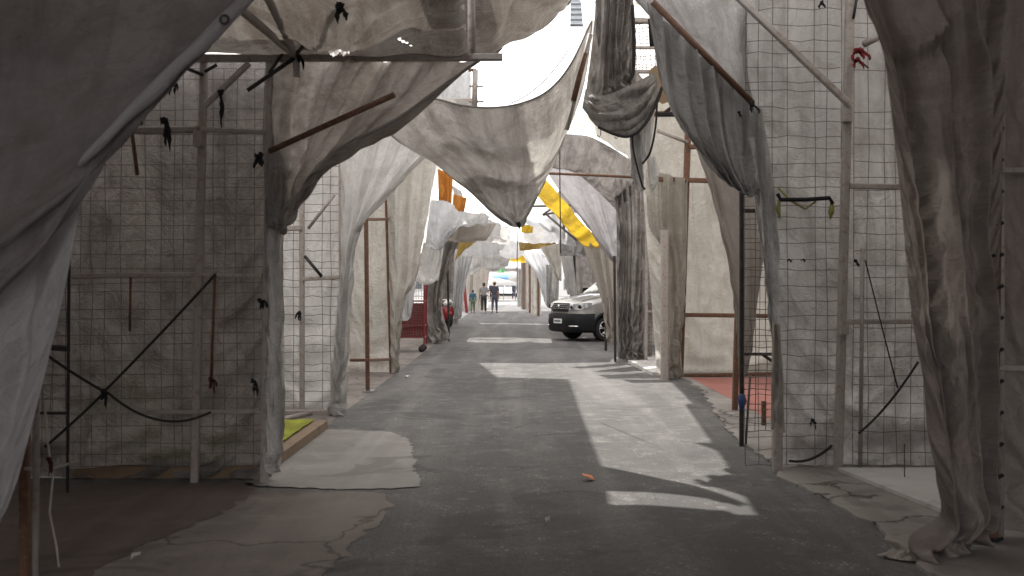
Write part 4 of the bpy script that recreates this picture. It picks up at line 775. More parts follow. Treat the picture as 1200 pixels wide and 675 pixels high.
# ================================================================== centre: sail, bunched tarps, strings
def belly(pos, U, V):
    b = np.exp(-((V - .26) / .17) ** 2) * np.sin(PI * np.clip(U, 0, 1)) ** .8 * (1 - .5 * U)
    pos[..., 1] -= .62 * b
    pos[..., 2] -= .12 * b
    pos[..., 1] += .35 * np.exp(-((V - .50) / .10) ** 2) * np.clip(1 - U * 1.1, 0, 1)
    return pos
cloth('hanging_sail', 'large beige tarp sail sagging across the street with its corner pointing down', 'tarp', 't_sail',
      [(448, 147, 10.2), (475, 130, 10.25), (505, 116, 10.3), (540, 123, 10.35), (575, 126, 10.4), (610, 121, 10.4), (642, 106, 10.45), (668, 76, 10.5), (694, 24, 10.55)], [(604, 263, 10.7), (611, 264, 10.7)],
      left=[(448, 147, 10.2), (468, 166, 10.25), (508, 189, 10.35), (542, 216, 10.5), (576, 247, 10.6), (604, 263, 10.7)],
      right=[(694, 24, 10.55), (690, 62, 10.6), (681, 110, 10.65), (664, 155, 10.65), (638, 212, 10.7), (611, 264, 10.7)], nu=90, nv=80, ex=(1.02, 1.02), noise_amp=.03, disp=belly, it=50, hem='t:.010,l:.010,r:.008', hem_mat='hem')
rag('rag', 'black strap knotted at the tip of the beige sail', PP(607, 262, 10.62), .07, .05)
rope('string', 'thin string hanging straight down from the tip of the beige sail', 'string', [PP(607, 264, 10.65), PP(606, 300, 10.65), PP(606, 343, 10.65)], .005)
rope('string', 'thin dark string hanging right of the beige sail tip', 'string', [PP(656, 130, 13), PP(656, 200, 13), PP(657, 297, 13)], .008)
f = frame('slanting_pole', 'rust-and-white pole along the steep right edge of the beige sail', PP(662, 155, 10.4), rods=[(PP(664, 152, 10.45), PP(692, 40, 10.4), .026, 'pipe_white'), (PP(672, 118, 10.40), PP(686, 62, 10.36), .029, 'rust')])
f['category'] = 'pole'
rope('cord', 'grey stay cord slanting through the white sky gap', 'cord', sag(PP(598, 121, 11), PP(668, 56, 11), .1), .007, 'pipe_grey')
# bunched tarps
cloth('bunched_tarp', 'dirty striped tarp bunched and hanging in vertical folds at top centre', 'tarp', 't_dark', [(694, -60, 10.9), (722, -60, 10.8), (752, -60, 10.9)], [(684, 128, 10.8), (700, 134, 10.7), (722, 106, 10.8), (742, 92, 10.9)],
      left=[(694, -60, 10.9), (698, 0, 10.9), (693, 60, 10.85), (684, 128, 10.8)], right=[(752, -60, 10.9), (741, 10, 10.9), (742, 60, 10.9), (742, 92, 10.9)], nu=70, nv=70, ex=(1.16, 1.03), fold=(.06, 6), bend=.1)
def bag(pos, U, V):
    s = np.sin(PI * U) * np.sin(PI * np.clip(V, 0, 1)) ** .7
    ph = V * 3.4 + .9 * vnoise(U, V, 5, 3.5, 2.5) + .9 * U
    pos[..., 1] -= .10 * s + .05 * (.6 + .7 * vnoise(U, V, 6, 4, 3)) * np.sin(2 * PI * ph) * np.minimum(1, s * 3)
    pos[..., 2] += .02 * np.cos(2 * PI * ph) * np.minimum(1, s * 3)
    return pos
cloth('bunched_tarp', 'sagging dirty tarp swag hanging at the end of the striped bunch', 'tarp', 't_dark', [(686, 104, 10.75), (706, 112, 10.6), (738, 100, 10.55), (768, 84, 10.6)], [(682, 126, 10.7), (698, 146, 10.5), (720, 156, 10.45), (738, 158, 10.45), (755, 146, 10.5), (774, 112, 10.6)],
      left=[(686, 104, 10.75), (682, 126, 10.7)], right=[(768, 84, 10.6), (774, 112, 10.6)], nu=80, nv=70, ex=(1.03, 1.03), disp=bag, bend=.2, it=20)
cloth('bunched_tarp', 'pale crumpled tarp swag folded behind the dirty swag at top centre', 'tarp', 't_sail', [(700, 92, 10.95), (730, 72, 10.9), (760, 98, 10.9)], [(700, 140, 10.9), (730, 150, 10.8), (764, 130, 10.9)], nu=50, nv=40, ex=(1.1, 1.1), fold=(.05, 3))
rope('hem_cord', 'dark hem cord looping below the sagging tarp bag', 'cord', catmull([PP(701, 149, 10.4), PP(722, 158, 10.35), PP(738, 159.5, 10.35), PP(754, 148, 10.4), PP(768, 124, 10.5), PP(776, 102, 10.55)]), .017)
rope('strap', 'black strap hanging beside the striped bunch at top centre', 'strap', catmull([PP(741, 6, 10.6), PP(743, 50, 10.6), PP(742, 84, 10.6), PP(736, 96, 10.6)]), .022)
rope('strap', 'short black strap hanging left of the grey folded tarp', 'strap', [PP(762, 22, 10.2), PP(763, 40, 10.2), PP(764, 54, 10.2)], .026)
cloth('dangling_strip', 'torn tarp strip dangling longest below the sagging bag', 'tarp strip', 't_grey', [(737, 150, 10.6), (752, 146, 10.6)], [(748, 222, 10.6), (755, 224, 10.6)], left=[(737, 150, 10.6), (740, 185, 10.6), (748, 222, 10.6)], nu=20, nv=44, ex=(1.12, 1.02), fold=(.04, 2))
cloth('dangling_strip', 'pale torn tarp strip beside the longest strip', 'tarp strip', 't_white', [(750, 140, 10.7), (768, 128, 10.7)], [(752, 190, 10.7), (762, 178, 10.7)], nu=20, nv=34, ex=(1.15, 1.04), fold=(.05, 2))
cloth('dangling_strip', 'white tarp scrap hanging lowest against the cream wall', 'tarp strip', 't_white', [(758, 184, 10.8), (768, 182, 10.8)], [(761, 222, 10.8), (766, 220, 10.8)], right=[(768, 182, 10.8), (772, 204, 10.8), (766, 220, 10.8)], nu=18, nv=28, ex=(1.1, 1.04), fold=(.04, 2))
rope('cord', 'black cord looping down among the torn tarp strips', 'cord', catmull([PP(740, 150, 10.5), PP(743, 180, 10.5), PP(752, 215, 10.5), PP(756, 222, 10.5)]), .011)
rope('cord', 'black cord curling down right of the torn tarp strips', 'cord', catmull([PP(770, 122, 10.4), PP(768, 150, 10.4), PP(762, 178, 10.45), PP(753, 192, 10.5)]), .012)
for px, py, s in ((704, 158, 0), (724, 160, 1)): rope('wire_hook', ('small wire hook hanging left under the tarp bag', 'small wire hook hanging right under the tarp bag')[s], 'hook', [PP(px, py - 8, 10.5), PP(px, py, 10.5), PP(px - 2, py + 3, 10.5), PP(px - 4, py, 10.5)], .006, 'wire')
t = empty('cardboard_piece', PP(775, 110, 10.9), 'torn brown cardboard caught between the tarp bag and the grey folded tarp', 'cardboard')
m_ = MB(); m_.v = []; pts = [(760, 84), (768, 76), (784, 92), (794, 116), (776, 122), (762, 112)]
m_.add([P(a, b, 10.9) for a, b in pts] + [P(a, b, 10.96) for a, b in pts], [tuple(range(6)), tuple(range(11, 5, -1))] + [(i, i + 6, (i + 1) % 6 + 6, (i + 1) % 6) for i in range(6)])
m_.build('board', M['card'], t)
m_ = MB(); m_.bar(P(768, 134, 10.7), P(806, 134, 10.7), .05); m_.bar(P(778, 133, 10.7), P(792, 122, 10.7), .04); tag(m_.build('black_beam', M['black']), 'short black beam under the cardboard beside the grey folded tarp', 'beam')
f = frame('window_grid', 'rusty wire grid seen through the gap right of the striped bunch', PP(755, 88, 13), bars=[(PP(738, 56, 13), PP(772, 56, 13), .04), (PP(738, 84, 13), PP(772, 84, 13), .05), (PP(738, 24, 13), PP(772, 24, 13), .08)], bar_mat='pipe_grey')
f['category'] = 'wire grid'
wire_panel(f, PP(740, 84, 13.02), PP(772, 84, 13.02), PP(740, 24, 13.02), .05, .004)
# corrugated sheet
m_ = MB(); nx = 40
a, b, c, d = P(669, -30, 14), P(702, -30, 14), P(668, 31, 14), P(700, 31, 14)
vs = []
for k, (p, q) in enumerate(((a, c), (b, d))):
    for j in range(nx + 1):
        v = p.lerp(q, j / nx); v.y += .02 * math.cos(j * PI / 2); vs.append(v)
m_.add(vs, [(j, j + 1, nx + 2 + j, nx + 1 + j) for j in range(nx)])
tag(m_.build('corrugated_sheet', M['zinc'], None, True), 'grey corrugated metal sheet at the top of the sky gap', 'metal sheet')
# white bits between arch and sail
cloth('far_sheet', 'pale sheet seen above the beige sail beside a rusty bar', 'sheet', 't_blue', [(505, 112, 14), (552, 80, 14)], [(505, 124, 14), (552, 126, 14)], nu=24, nv=20, ex=(1.03, 1.03), fold=(.03, 2))
frame('rail_bar', 'short rusty bar with two pegs above the beige sail', PP(557, 128, 12), rods=[(PP(557, 82, 12), PP(556, 130, 12), .035, 'pipe_grey'), (PP(549, 82, 12), PP(558, 82, 12), .02, 'rust'), (PP(550, 101, 12), PP(566, 101, 12), .012, 'pipe_grey'), (PP(550, 119, 12), PP(567, 119, 12), .012, 'pipe_grey')])['category'] = 'bar'

# ================================================================== rest of the market roof (mostly unseen, shaped to place shade and sun patches)
RF = []
def roof(label, pts, mat='t_roof', nu=30, nv=30, sagz=.15, rag=0.0):
    def dsp(pos, U, V):
        pos[..., 2] -= sagz * np.sin(PI * U) * np.sin(PI * V)
        if rag: pos[..., 1] += rag * vnoise(U, V, len(label), 2.3, .9) * (.6 + 1.2 * U); pos[..., 0] += rag * .6 * vnoise(U, V, len(label) + 9, .8, 2.6) * U
        return pos
    return cloth('roof_tarp', label, 'tarp', mat, [pts[0], pts[1]], [pts[2], pts[3]], world=True, nu=nu, nv=nv, it=0, noise_amp=.06, disp=dsp)
roof('wide tarp roof spanning the near street above the viewer', [(-5, -9, 4.4), (5, -9, 4.4), (-5, 4.7, 4.3), (5, 4.7, 4.3)], 't_roof')
roof('tarp roof over the near right stall', [(-.8, 4.5, 4.3), (5, 4.5, 4.3), (-.8, 8.0, 4.5), (5, 6.9, 4.4)], 't_roof')
roof('tarp roof over the right mesh-wall stall', [(2.15, 6.8, 4.3), (5.5, 6.8, 4.3), (2.15, 9.1, 4.5), (5.5, 9.1, 4.5)], 't_clear')
roof('tarp roof over the black mesh gate', [(.55, 9.0, 4.95), (5.5, 9.0, 4.7), (.85, 12.4, 5.1), (5.5, 12.4, 4.9)], 't_clear')  # street-side edges of these stall roofs are shaped to bound the sun patch
roof('tarp roof over the red-floored stall on the right', [(.85, 12.3, 5.13), (6, 12.3, 4.93), (1.3, 17.2, 5.1), (6, 17.2, 5.0)], 't_clear')
roof('tarp roof over the stall with the pale floor slab', [(1.4, 17.1, 5.13), (6, 17.1, 5.06), (1.7, 21, 4.9), (6, 21, 4.9)], 't_clear')
roof('tarp roof over the stall with the turf platform', [(-5, 8.1, 4.1), (-.35, 8.1, 4.6), (-5, 12.3, 4.3), (-.25, 12.3, 5.2)], 't_clear')
roof('tarp roof over the rusty-pole stall on the left', [(-5, 12.15, 4.35), (-.25, 12.1, 5.25), (-5, 18, 4.4), (-.35, 18, 6.2)], 't_clear')
roof('tarp roof over the cage cart stall on the left', [(-5, 17.8, 4.5), (-.35, 17.8, 6.25), (-5, 22, 4.8), (-.4, 22, 6.9)], 't_clear')
roof('tarp roof over the brown tarp pillar on the left', [(-5, 21.8, 4.9), (-1.5, 21.8, 6.4), (-5, 27, 4.0), (-2.0, 27, 4.6)], 't_clear')
roof('thin white tarp roof crossing the street above the black poles by the van', [(-3.2, 23.2, 4.7), (1.0, 24.6, 4.7), (-3.2, 31.6, 4.6), (1.5, 30.2, 4.5)], 't_clear', rag=.8)  # white roofs across the street, added to shade the far road
roof('thin white tarp roof crossing the street beyond the van', [(-3.2, 32.6, 4.5), (1.6, 33.6, 4.5), (-3.2, 42.5, 4.3), (1.8, 42.8, 4.4)], 't_clear', rag=1.3)
roof('thin white tarp roof crossing the street before the walking family', [(-3.2, 45, 4.2), (1.9, 43.8, 4.2), (-3.2, 60, 4.2), (1.9, 62, 4.2)], 't_clear', rag=1.6)
roof('tarp roof over the far left stalls', [(-6, 26.6, 3.8), (-2.0, 26.6, 3.8), (-6, 46, 3.4), (-2.0, 46, 3.4)], 't_clear')
roof('tarp roof over the van', [(1.5, 27, 4.6), (7, 27, 4.4), (1.3, 36, 4.2), (7, 36, 4.0)], 't_taupe')  # extended to keep the van in shade
for s, txt in ((-1, 'left'), (1, 'right')):
    x = 5.2 * s
    cloth('back_wall', 'long tarp back wall added to close and darken the stalls on the %s' % txt, 'tarp', 't_wall', [(x, -9, 4), (x, 20, 5), (x + s * .8, 50, 4)], [(x, -9, .02), (x, 20, .02), (x + s * .8, 50, .02)], world=True, nu=90, nv=20, it=0, fold=(.1, 30))  # unseen walls added to keep the stall interiors dark
# ================================================================== vehicles
M['silver'] = solid('car paint warm silver', (.42, .41, .39), .34, .55, coat=.6)
M['wpaint'] = solid('car paint white', (.80, .80, .80), .3, 0, coat=.6)
M['plastic'] = solid('black bumper plastic', (.010, .0105, .012), .6, spec=.2)
M['tyre'] = solid('tyre rubber', (.02, .02, .02), .85)
M['glass'] = solid('car window glass', (.03, .035, .04), .06, 0, spec=.9)
M['wind'] = solid('windscreen glass pale', (.22, .24, .25), .05, 0, spec=1.0, coat=1.0)
M['lamp'] = solid('headlamp glass', (.30, .31, .33), .08, .5, coat=1.0)
M['plate'] = solid('plate white', (.7, .72, .72), .4)
M['redpaint'] = solid('scooter paint red', (.26, .015, .02), .3, coat=.5)

def make_car(name, label, cat, paint, loc, rz, tall=1.92, wheel_r=.345):
    t = empty(name, loc, label, cat, None, rz)
    Lh = 2.2
    WX = (1.33, -1.38); AR = .41
    xs = sorted(set(list(np.linspace(-2.2, 2.2, 45)) + [w + d for w in WX for d in (-.41, -.405, -.39, .39, .405, .41)] + [2.24, 2.27]))
    def hw(x): return float(np.interp(x, [-2.2, -2.05, -1.6, 1.3, 1.75, 2.0, 2.15, 2.24, 2.27], [.80, .90, .92, .92, .90, .83, .72, .55, .45]))
    def top(x): return float(np.interp(x, [-2.2, .9, 1.0, 1.15, 1.5, 1.9, 2.1, 2.2, 2.27], [1.26, 1.32, 1.33, 1.31, 1.25, 1.16, 1.10, 1.02, .92]))
    def low(x):
        z = .27
        for w in WX:
            if abs(x - w) < AR: z = max(z, wheel_r + math.sqrt(AR * AR - (x - w) ** 2))
        return z
    sect = lambda x: [(-hw(x) * .98, low(x)), (-hw(x), max(low(x), .62) + .01), (-hw(x) * .985, max(top(x) - .16, low(x) + .03)), (-hw(x) * .90, top(x) - .03), (-hw(x) * .55, top(x) + .015), (0, top(x) + .03),
                      (hw(x) * .55, top(x) + .015), (hw(x) * .90, top(x) - .03), (hw(x) * .985, max(top(x) - .16, low(x) + .03)), (hw(x), max(low(x), .62) + .01), (hw(x) * .98, low(x))]
    m = MB(); k = 11
    vs = [(x, y, z) for x in xs for (y, z) in sect(x)]
    m.add(vs, [(i * k + j, i * k + j + 1, (i + 1) * k + j + 1, (i + 1) * k + j) for i in range(len(xs) - 1) for j in range(k - 1)] + [tuple(range((len(xs) - 1) * k, len(xs) * k)), tuple(range(k - 1, -1, -1))])
    # greenhouse
    gx = [(1.05, 1.29, .86), (.58, 1.60, .80), (.15, tall - .03, .70), (-.2, tall, .69), (-1.7, tall, .69), (-2.05, tall - .06, .68), (-2.19, 1.25, .80)]
    b0 = len(m.v); vs = []
    for x, z, w in gx: vs += [(x, -.87, 1.22), (x, -(w + .02), z - .04 if z > 1.2 else z), (x, -w * .8, z + .01), (x, 0, z + .03), (x, w * .8, z + .01), (x, w + .02, z - .04 if z > 1.2 else z), (x, .87, 1.22)]
    m.add(vs, [(i * 7 + j, (i + 1) * 7 + j, (i + 1) * 7 + j + 1, i * 7 + j + 1) for i in range(len(gx) - 1) for j in range(6)])
    o = m.build('body', M[paint], t, False, True)
    md = o.modifiers.new('bevel', 'BEVEL'); md.width = .02; md.segments = 2; md.limit_method = 'ANGLE'; md.angle_limit = R(25)
    o.data.polygons.foreach_set('use_smooth', [True] * len(o.data.polygons))
    # windscreen, side windows
    w0, w1 = Vector((1.0, 0, 1.225)), Vector((.2, 0, tall - .01)); nrm = Vector((.6, 0, .8)) * .025
    mm = MB(); mm.add([(1.0, -.74, 1.35), (1.0, 0, 1.38), (1.0, .74, 1.35), (.61, .72, 1.61), (.61, 0, 1.645), (.61, -.72, 1.61), (.24, .60, tall - .02), (.24, 0, tall + .01), (.24, -.60, tall - .02)], [(0, 1, 4, 5), (1, 2, 3, 4), (5, 4, 7, 8), (4, 3, 6, 7)])
    mm.build('windscreen', M['wind'], t, False, True)
    for s in (-1, 1):
        for x0, x1, xt in ((.72, -.35, .12), (-.45, -1.3, -.45), (-1.4, -2.0, -1.4)):
            w = MB(); w.add([(x0, s * .89, 1.33), (x1, s * .89, 1.33), (x1, s * .76, tall - .13), (min(x0, xt), s * .76, tall - .13)], [(0, 1, 2, 3)]); w.build('window', M['glass'], t, False, True)
        m2 = MB(); m2.tube([(.78, s * .9, 1.34), (.74, s * 1.02, 1.37)], .03, 8); m2.box((.66, min(s * .98, s * 1.12), 1.30), (.76, max(s * .98, s * 1.12), 1.49)); m2.build('mirror', M['plastic'], t, False, True)
    # lower bumper wrapping the nose
    m2 = MB(); ys = np.linspace(-1, 1, 25)
    nx_ = lambda y: float(np.interp(abs(y), [0, .30, .45, .55, .72, .83, .90, .935], [2.29, 2.285, 2.27, 2.24, 2.15, 2.0, 1.78, 1.70]))
    pl = [(nx_(y * .935) + .012, y * .945) for y in ys]
    prof = [(-.015, .78), (.03, .74), (.05, .56), (.05, .36), (.02, .28), (-.06, .25), (-.1, .25)]
    vs = [(x + d, y * (1 + d * .2), z) for (d, z) in prof for (x, y) in pl]; n = len(pl)
    m2.add(vs, [(i * n + j, i * n + j + 1, (i + 1) * n + j + 1, (i + 1) * n + j) for i in range(len(prof) - 1) for j in range(n - 1)])
    m2.build('bumper', M['plastic'], t, True, True)
    m2 = MB(); pts = [(2.335 - .62 * abs(y) ** 3.2, y * .93) for y in np.linspace(-.46, .46, 13)]
    for z0, z1, mt in ((.83, 1.07, 'plastic'),):
        g_ = MB(); vs = [(x + e, y, z) for z, e in ((z0, -.005), (z1, -.06)) for (x, y) in pts]; n = len(pts)
        g_.add(vs, [(j, j + 1, n + j + 1, n + j) for j in range(n - 1)]); g_.build('grille', M[mt], t, True, True)
    for z in (.92, .97, 1.02):
        MB().tube([(x + .01 - (z - .87) * .27, y, z) for x, y in pts], .004, 6).build('grille_bar', M['chrome'], t, True, True)
    MB().lathe([(0, -.01), (.05, -.01), (.055, 0), (.05, .012), (0, .012)], (2.30, 0, .975), 'y', 14).build('emblem', M['chrome'], t, True, True)
    for s in (-1, 1):
        # headlamp sweeping back around the corner
        hp = [(nx_(y) + .03, s * (y + .012)) for y in (.46, .56, .66, .76, .83, .885)]
        zl = (.90, .885, .88, .89, .915, .95); zh = (1.0, 1.04, 1.06, 1.075, 1.085, 1.08)
        h = MB(); vs = [(x, y, z) for zz, q in ((zl, 0), (zh, .07)) for (x, y), z in zip([(a - q, b) for a, b in hp], zz)]
        h.add(vs, [(j, j + 1, 7 + j, 6 + j) for j in range(5)]); hl = h.build('headlight', M['lamp'], t, True, True)
        MB().add([], []) 
        h2 = MB(); h2.tube([(hp[1][0] + .0, hp[1][1], .955), (hp[1][0] + .02, hp[1][1], .955)], .045, 14); h2.tube([(hp[3][0], hp[3][1], .975), (hp[3][0] + .015, hp[3][1] + s * .012, .975)], .05, 14); h2.build('reflector', M['plastic'], t, True, True)
        MB().tube([(nx_(y) + .07, s * y, .43) for y in (.52, .60, .68, .76)], .022, 8).build('fog_trim', M['chrome'], t, True, True)
        # sill cladding and arch trims
        for w in WX:
            a = MB(); ring = []
            for q in np.linspace(-.12, PI + .12, 25): ring.append((math.cos(q), math.sin(q)))
            vs = [(w + c * r, s * (.925 + e), wheel_r + q * r) for r, e in ((AR - .01, .0), (AR, .022), (AR + .065, .018), (AR + .07, -.01)) for c, q in ring]; n = 25
            a.add(vs, [(i * n + j, i * n + j + 1, (i + 1) * n + j + 1, (i + 1) * n + j) for i in range(3) for j in range(n - 1)]); a.build('arch_trim', M['plastic'], t, True, True)
            MB().box((w - AR, min(s * .55, s * .6), .3), (w + AR, max(s * .55, s * .6), .85)).build('wheel_well', M['plastic'], t, False, True)
            wh = MB().lathe([(wheel_r * .66, -.105), (wheel_r * .9, -.11), (wheel_r, -.08), (wheel_r, .08), (wheel_r * .9, .11), (wheel_r * .66, .105)], (w, s * .80, wheel_r), 'y', 36).build('wheel', M['tyre'], t, True, True)
            yy = s * .80 + s * .085
            rm = MB(); rm.lathe([(wheel_r * .70, s * .02), (wheel_r * .66, s * .03), (wheel_r * .60, s * .015), (wheel_r * .60, -s * .06)], (w, yy, wheel_r), 'y', 36)
            rm.lathe([(.0, s * .02), (.05, s * .02), (.06, 0)], (w, yy, wheel_r), 'y', 18)
            for q in range(5):
                for dq in (-.16, .16):
                    th = q * 2 * PI / 5 + .3
                    rm.bar((w + .05 * math.cos(th), yy + s * .005, wheel_r + .05 * math.sin(th)), (w + wheel_r * .63 * math.cos(th + dq), yy + s * .008, wheel_r + wheel_r * .63 * math.sin(th + dq)), .028, .03, (0, 1, 0))
            rim = rm.build('rim', M['chrome'], wh, True, True)
            MB().lathe([(0, -.0), (wheel_r * .62, 0)], (w, s * .80 + s * .02, wheel_r), 'y', 30).build('brake_disc', M['plastic'], wh, True, True)
        MB().box((-.95, min(s * .91, s * .935), .28), (.9, max(s * .91, s * .935), .55)).build('sill', M['plastic'], t, False, True)
        MB().box((-.40, min(s * .93, s * .945), 1.1), (-.22, max(s * .93, s * .945), 1.135)).build('door_handle', M['plastic'], t, False, True)
    for q in (-1, 1):
        g_ = MB()
        for x in (.86, -.42):
            g_.tube([(x, q * .926, .58), (x, q * .923, .9), (x - .01, q * .912, 1.2)], .006, 5)
        g_.tube([(2.0, q * .70, 1.135), (1.5, q * .80, 1.235), (1.1, q * .83, 1.30)], .005, 5)
        g_.build('panel_gap', M['plastic'], t, True, True)
    m2 = MB(); m2.box((2.345, -.20, .50), (2.368, .20, .63)); m2.build('number_plate', M['plate'], t, False, True)
    m2 = MB()
    for k in range(6): m2.box((2.366, -.15 + k * .052, .54), (2.371, -.115 + k * .052, .59))
    m2.build('plate_marks', M['plastic'], t, False, True)
    return t
make_car('van', 'silver-grey van with black bumper and grille nosing into the street on the right', 'van', 'silver', (3.33, 29.25, 0), R(210))
make_car('car', 'white car crossing the bright far end of the street', 'car', 'wpaint', (-.5, 113, 0), R(4), 1.7)
# motor scooter parked by the left pillar
t = empty('motor_scooter', (-2.62, 37.4, 0), 'red motor scooter with chrome headlight parked beyond the brown tarp pillar', 'motor scooter', None, R(-62))
for x in (-.62, .62):
    w = MB().lathe([(.14, -.05), (.23, -.055), (.26, -.02), (.26, .02), (.23, .055), (.14, .05)], (x, 0, .26), 'y', 24).build('wheel', M['tyre'], t, True, True)
    MB().lathe([(0, -.03), (.14, -.035), (.14, .035), (0, .03)], (x, 0, .26), 'y', 20).build('rim', M['chrome'], w, True, True)
def ell(m, c, r, k=16, n=10):
    vs = []; 
    for i in range(n + 1):
        a = PI * i / n - PI / 2
        for j in range(k):
            b = 2 * PI * j / k; vs.append((c[0] + r[0] * math.cos(a) * math.cos(b), c[1] + r[1] * math.cos(a) * math.sin(b), c[2] + r[2] * math.sin(a)))
    m.add(vs, [(i * k + j, i * k + (j + 1) % k, (i + 1) * k + (j + 1) % k, (i + 1) * k + j) for i in range(n) for j in range(k)]); return m
m_ = ell(ell(ell(MB(), (.52, 0, .55), (.16, .24, .32)), (-.45, 0, .55), (.42, .2, .2)), (.62, 0, .50), (.24, .1, .1)); m_.box((-.2, -.17, .28), (.42, .17, .36)); m_.build('body', M['redpaint'], t, True, True)
ell(MB(), (.56, 0, .88), (.15, .2, .13)).build('nose_cowl', M['wpaint'], t, True, True)
ell(MB(), (.68, 0, .90), (.06, .09, .08)).build('headlight', M['lamp'], t, True, True)
ell(MB(), (-.42, 0, .80), (.40, .16, .07)).build('seat', M['rag'], t, True, True)
MB().tube([(.45, -.36, 1.0), (.5, -.15, 1.02), (.5, .15, 1.02), (.45, .36, 1.0)], .02, 8).build('handlebar', M['chrome'], t, True, True)
for s in (-1, 1):
    mr = MB().tube([(.48, s * .25, 1.02), (.46, s * .32, 1.18)], .008, 6); ell(mr, (.46, s * .33, 1.22), (.02, .07, .045)); mr.build('mirror', M['chrome'], t, True, True)
MB().tube([(.5, 0, 1.0), (.62, 0, .26)], .03, 8).build('fork', M['chrome'], t, True, True)

# ================================================================== people
def skin(name, nodes, edges, mat, parent, sub=2):
    me = bpy.data.meshes.new(name); me.from_pydata([n[0] for n in nodes], edges, []); me.update(); me.materials.append(mat)
    o = bpy.data.objects.new(name, me); COL.objects.link(o); o.parent = parent
    o.modifiers.new('skin', 'SKIN')
    for i, n in enumerate(nodes):
        sv = me.skin_vertices[0].data[i]; r = n[1]; sv.radius = r if isinstance(r, tuple) else (r, r); sv.use_root = (i == 0)
    o.modifiers[0].use_smooth_shade = True
    s = o.modifiers.new('sub', 'SUBSURF'); s.levels = s.render_levels = sub
    return o
skinm = solid('skin', (.32, .19, .13), .55); hairm = solid('hair black', (.015, .012, .01), .6)
def person(label, loc, rz, h, shirt, trousers, stride=.16, arm=.12, long_sleeve=False, cap=None, shoe=(.03, .03, .03), lean=0.0, fat=1.0, skirt=False):
    """walks along local +y; h metres tall"""
    t = empty('person', loc, label, 'person', None, rz); s = h / 1.7
    V = lambda x, y, z: Vector((x * s, y * s, z * s))
    hip = {1: V(.09, 0, .90), -1: V(-.09, 0, .90)}
    kn = {1: V(.095, stride * .65, .50), -1: V(-.095, -stride * .15, .49)}
    an = {1: V(.10, stride * .9, .09), -1: V(-.10, -stride * 1.1, .13)}
    toe = {1: V(.115, stride * .9 + .17, .045), -1: V(-.115, -stride * 1.1 + .15, .04)}
    sh = {q: V(.175 * q, .0, 1.40) for q in (1, -1)}; el = {q: V(.235 * q, -.04 - q * arm * .4, 1.12) for q in (1, -1)}; wr = {q: V(.235 * q, .06 - q * arm, .86) for q in (1, -1)}
    f = s * fat
    nodes = [(V(0, 0, .94), .13 * f), (V(0, 0, 1.12), .115 * f), (V(0, 0, 1.32), .135 * f), (V(0, 0, 1.44), .075 * s), (V(0, .01, 1.50), .05 * s), (V(0, .02, 1.58), (.075 * s, .09 * s)), (V(0, .02, 1.66), (.065 * s, .08 * s))]
    edges = [(0, 1), (1, 2), (2, 3), (3, 4), (4, 5), (5, 6)]
    def add(p, r, par): nodes.append((p, r)); edges.append((par, len(nodes) - 1)); return len(nodes) - 1
    for q in (1, -1):
        a = add(hip[q], .085 * s, 0); a = add(kn[q], .055 * s, a); a = add(an[q], .036 * s, a); add(toe[q], .032 * s, a)
        a = add(sh[q], .052 * s, 2); a = add(el[q], .038 * s, a); a = add(wr[q], .026 * s, a)
        pm = wr[q] + V(0, .01, -.06); pa = add(pm, (.018 * s, .034 * s), a)
        for k in range(4): add(pm + V(-.004 * q, .03 - .02 * k, -.085 + .012 * abs(k - 1.4)), .0085 * s, pa)
        add(pm + V(-.02 * q, .05, -.03), .0095 * s, pa)
    skin('body', nodes, edges, skinm, t)
    # face: nose and ears as a small mesh, hair cap
    fc = ell(MB(), V(0, .115, 1.57), (.014 * s, .02 * s, .022 * s), 8, 6); ell(fc, V(.08, .02, 1.58), (.012 * s, .02 * s, .03 * s), 8, 6); ell(fc, V(-.08, .02, 1.58), (.012 * s, .02 * s, .03 * s), 8, 6)
    fc.build('face_features', skinm, t, True, True)
    hm = ell(MB(), V(0, .0, 1.625), (.092 * s, .108 * s, .095 * s), 18, 12); ell(hm, V(0, -.055, 1.58), (.08 * s, .06 * s, .085 * s), 14, 10); hm.build('hair', hairm, t, True, True)
    if cap is not None:
        cm = ell(MB(), V(0, .01, 1.665), (.1 * s, .118 * s, .07 * s), 18, 10); ell(cm, V(0, .12, 1.65), (.07 * s, .08 * s, .012 * s), 14, 6); cm.build('cap', cap, t, True, True)
    n2 = [(V(0, 0, .90), .15 * f), (V(0, 0, 1.08), .138 * f), (V(0, 0, 1.30), .158 * f), (V(0, 0, 1.42), .09 * s)]; e2 = [(0, 1), (1, 2), (2, 3)]
    for q in (1, -1):
        n2.append((sh[q], .07 * s)); e2.append((2, len(n2) - 1)); n2.append((sh[q].lerp(el[q], .85), .056 * s)); e2.append((len(n2) - 2, len(n2) - 1))
        if long_sleeve: n2.append((el[q].lerp(wr[q], .9), .04 * s)); e2.append((len(n2) - 2, len(n2) - 1))
    skin('shirt', n2, e2, shirt, t)
    n3 = [(V(0, 0, .93), .145 * f)]; e3 = []
    for q in (1, -1):
        n3.append((hip[q], .105 * s)); e3.append((0, len(n3) - 1)); n3.append((kn[q], .078 * s)); e3.append((len(n3) - 2, len(n3) - 1)); n3.append((an[q] + V(0, 0, .02), .06 * s)); e3.append((len(n3) - 2, len(n3) - 1))
    skin('trousers', n3, e3, trousers, t)
    shm = solid('shoe', shoe, .6)
    for q in (1, -1): ell(MB(), (an[q] + toe[q]) / 2 + V(0, .0, -.02), (.048 * s, .13 * s, .042 * s), 14, 8).build('shoe', shm, t, True, True)
    return t
C = lambda n, c: solid(n, c, .85)
gp = lambda px, py: G(px, py)
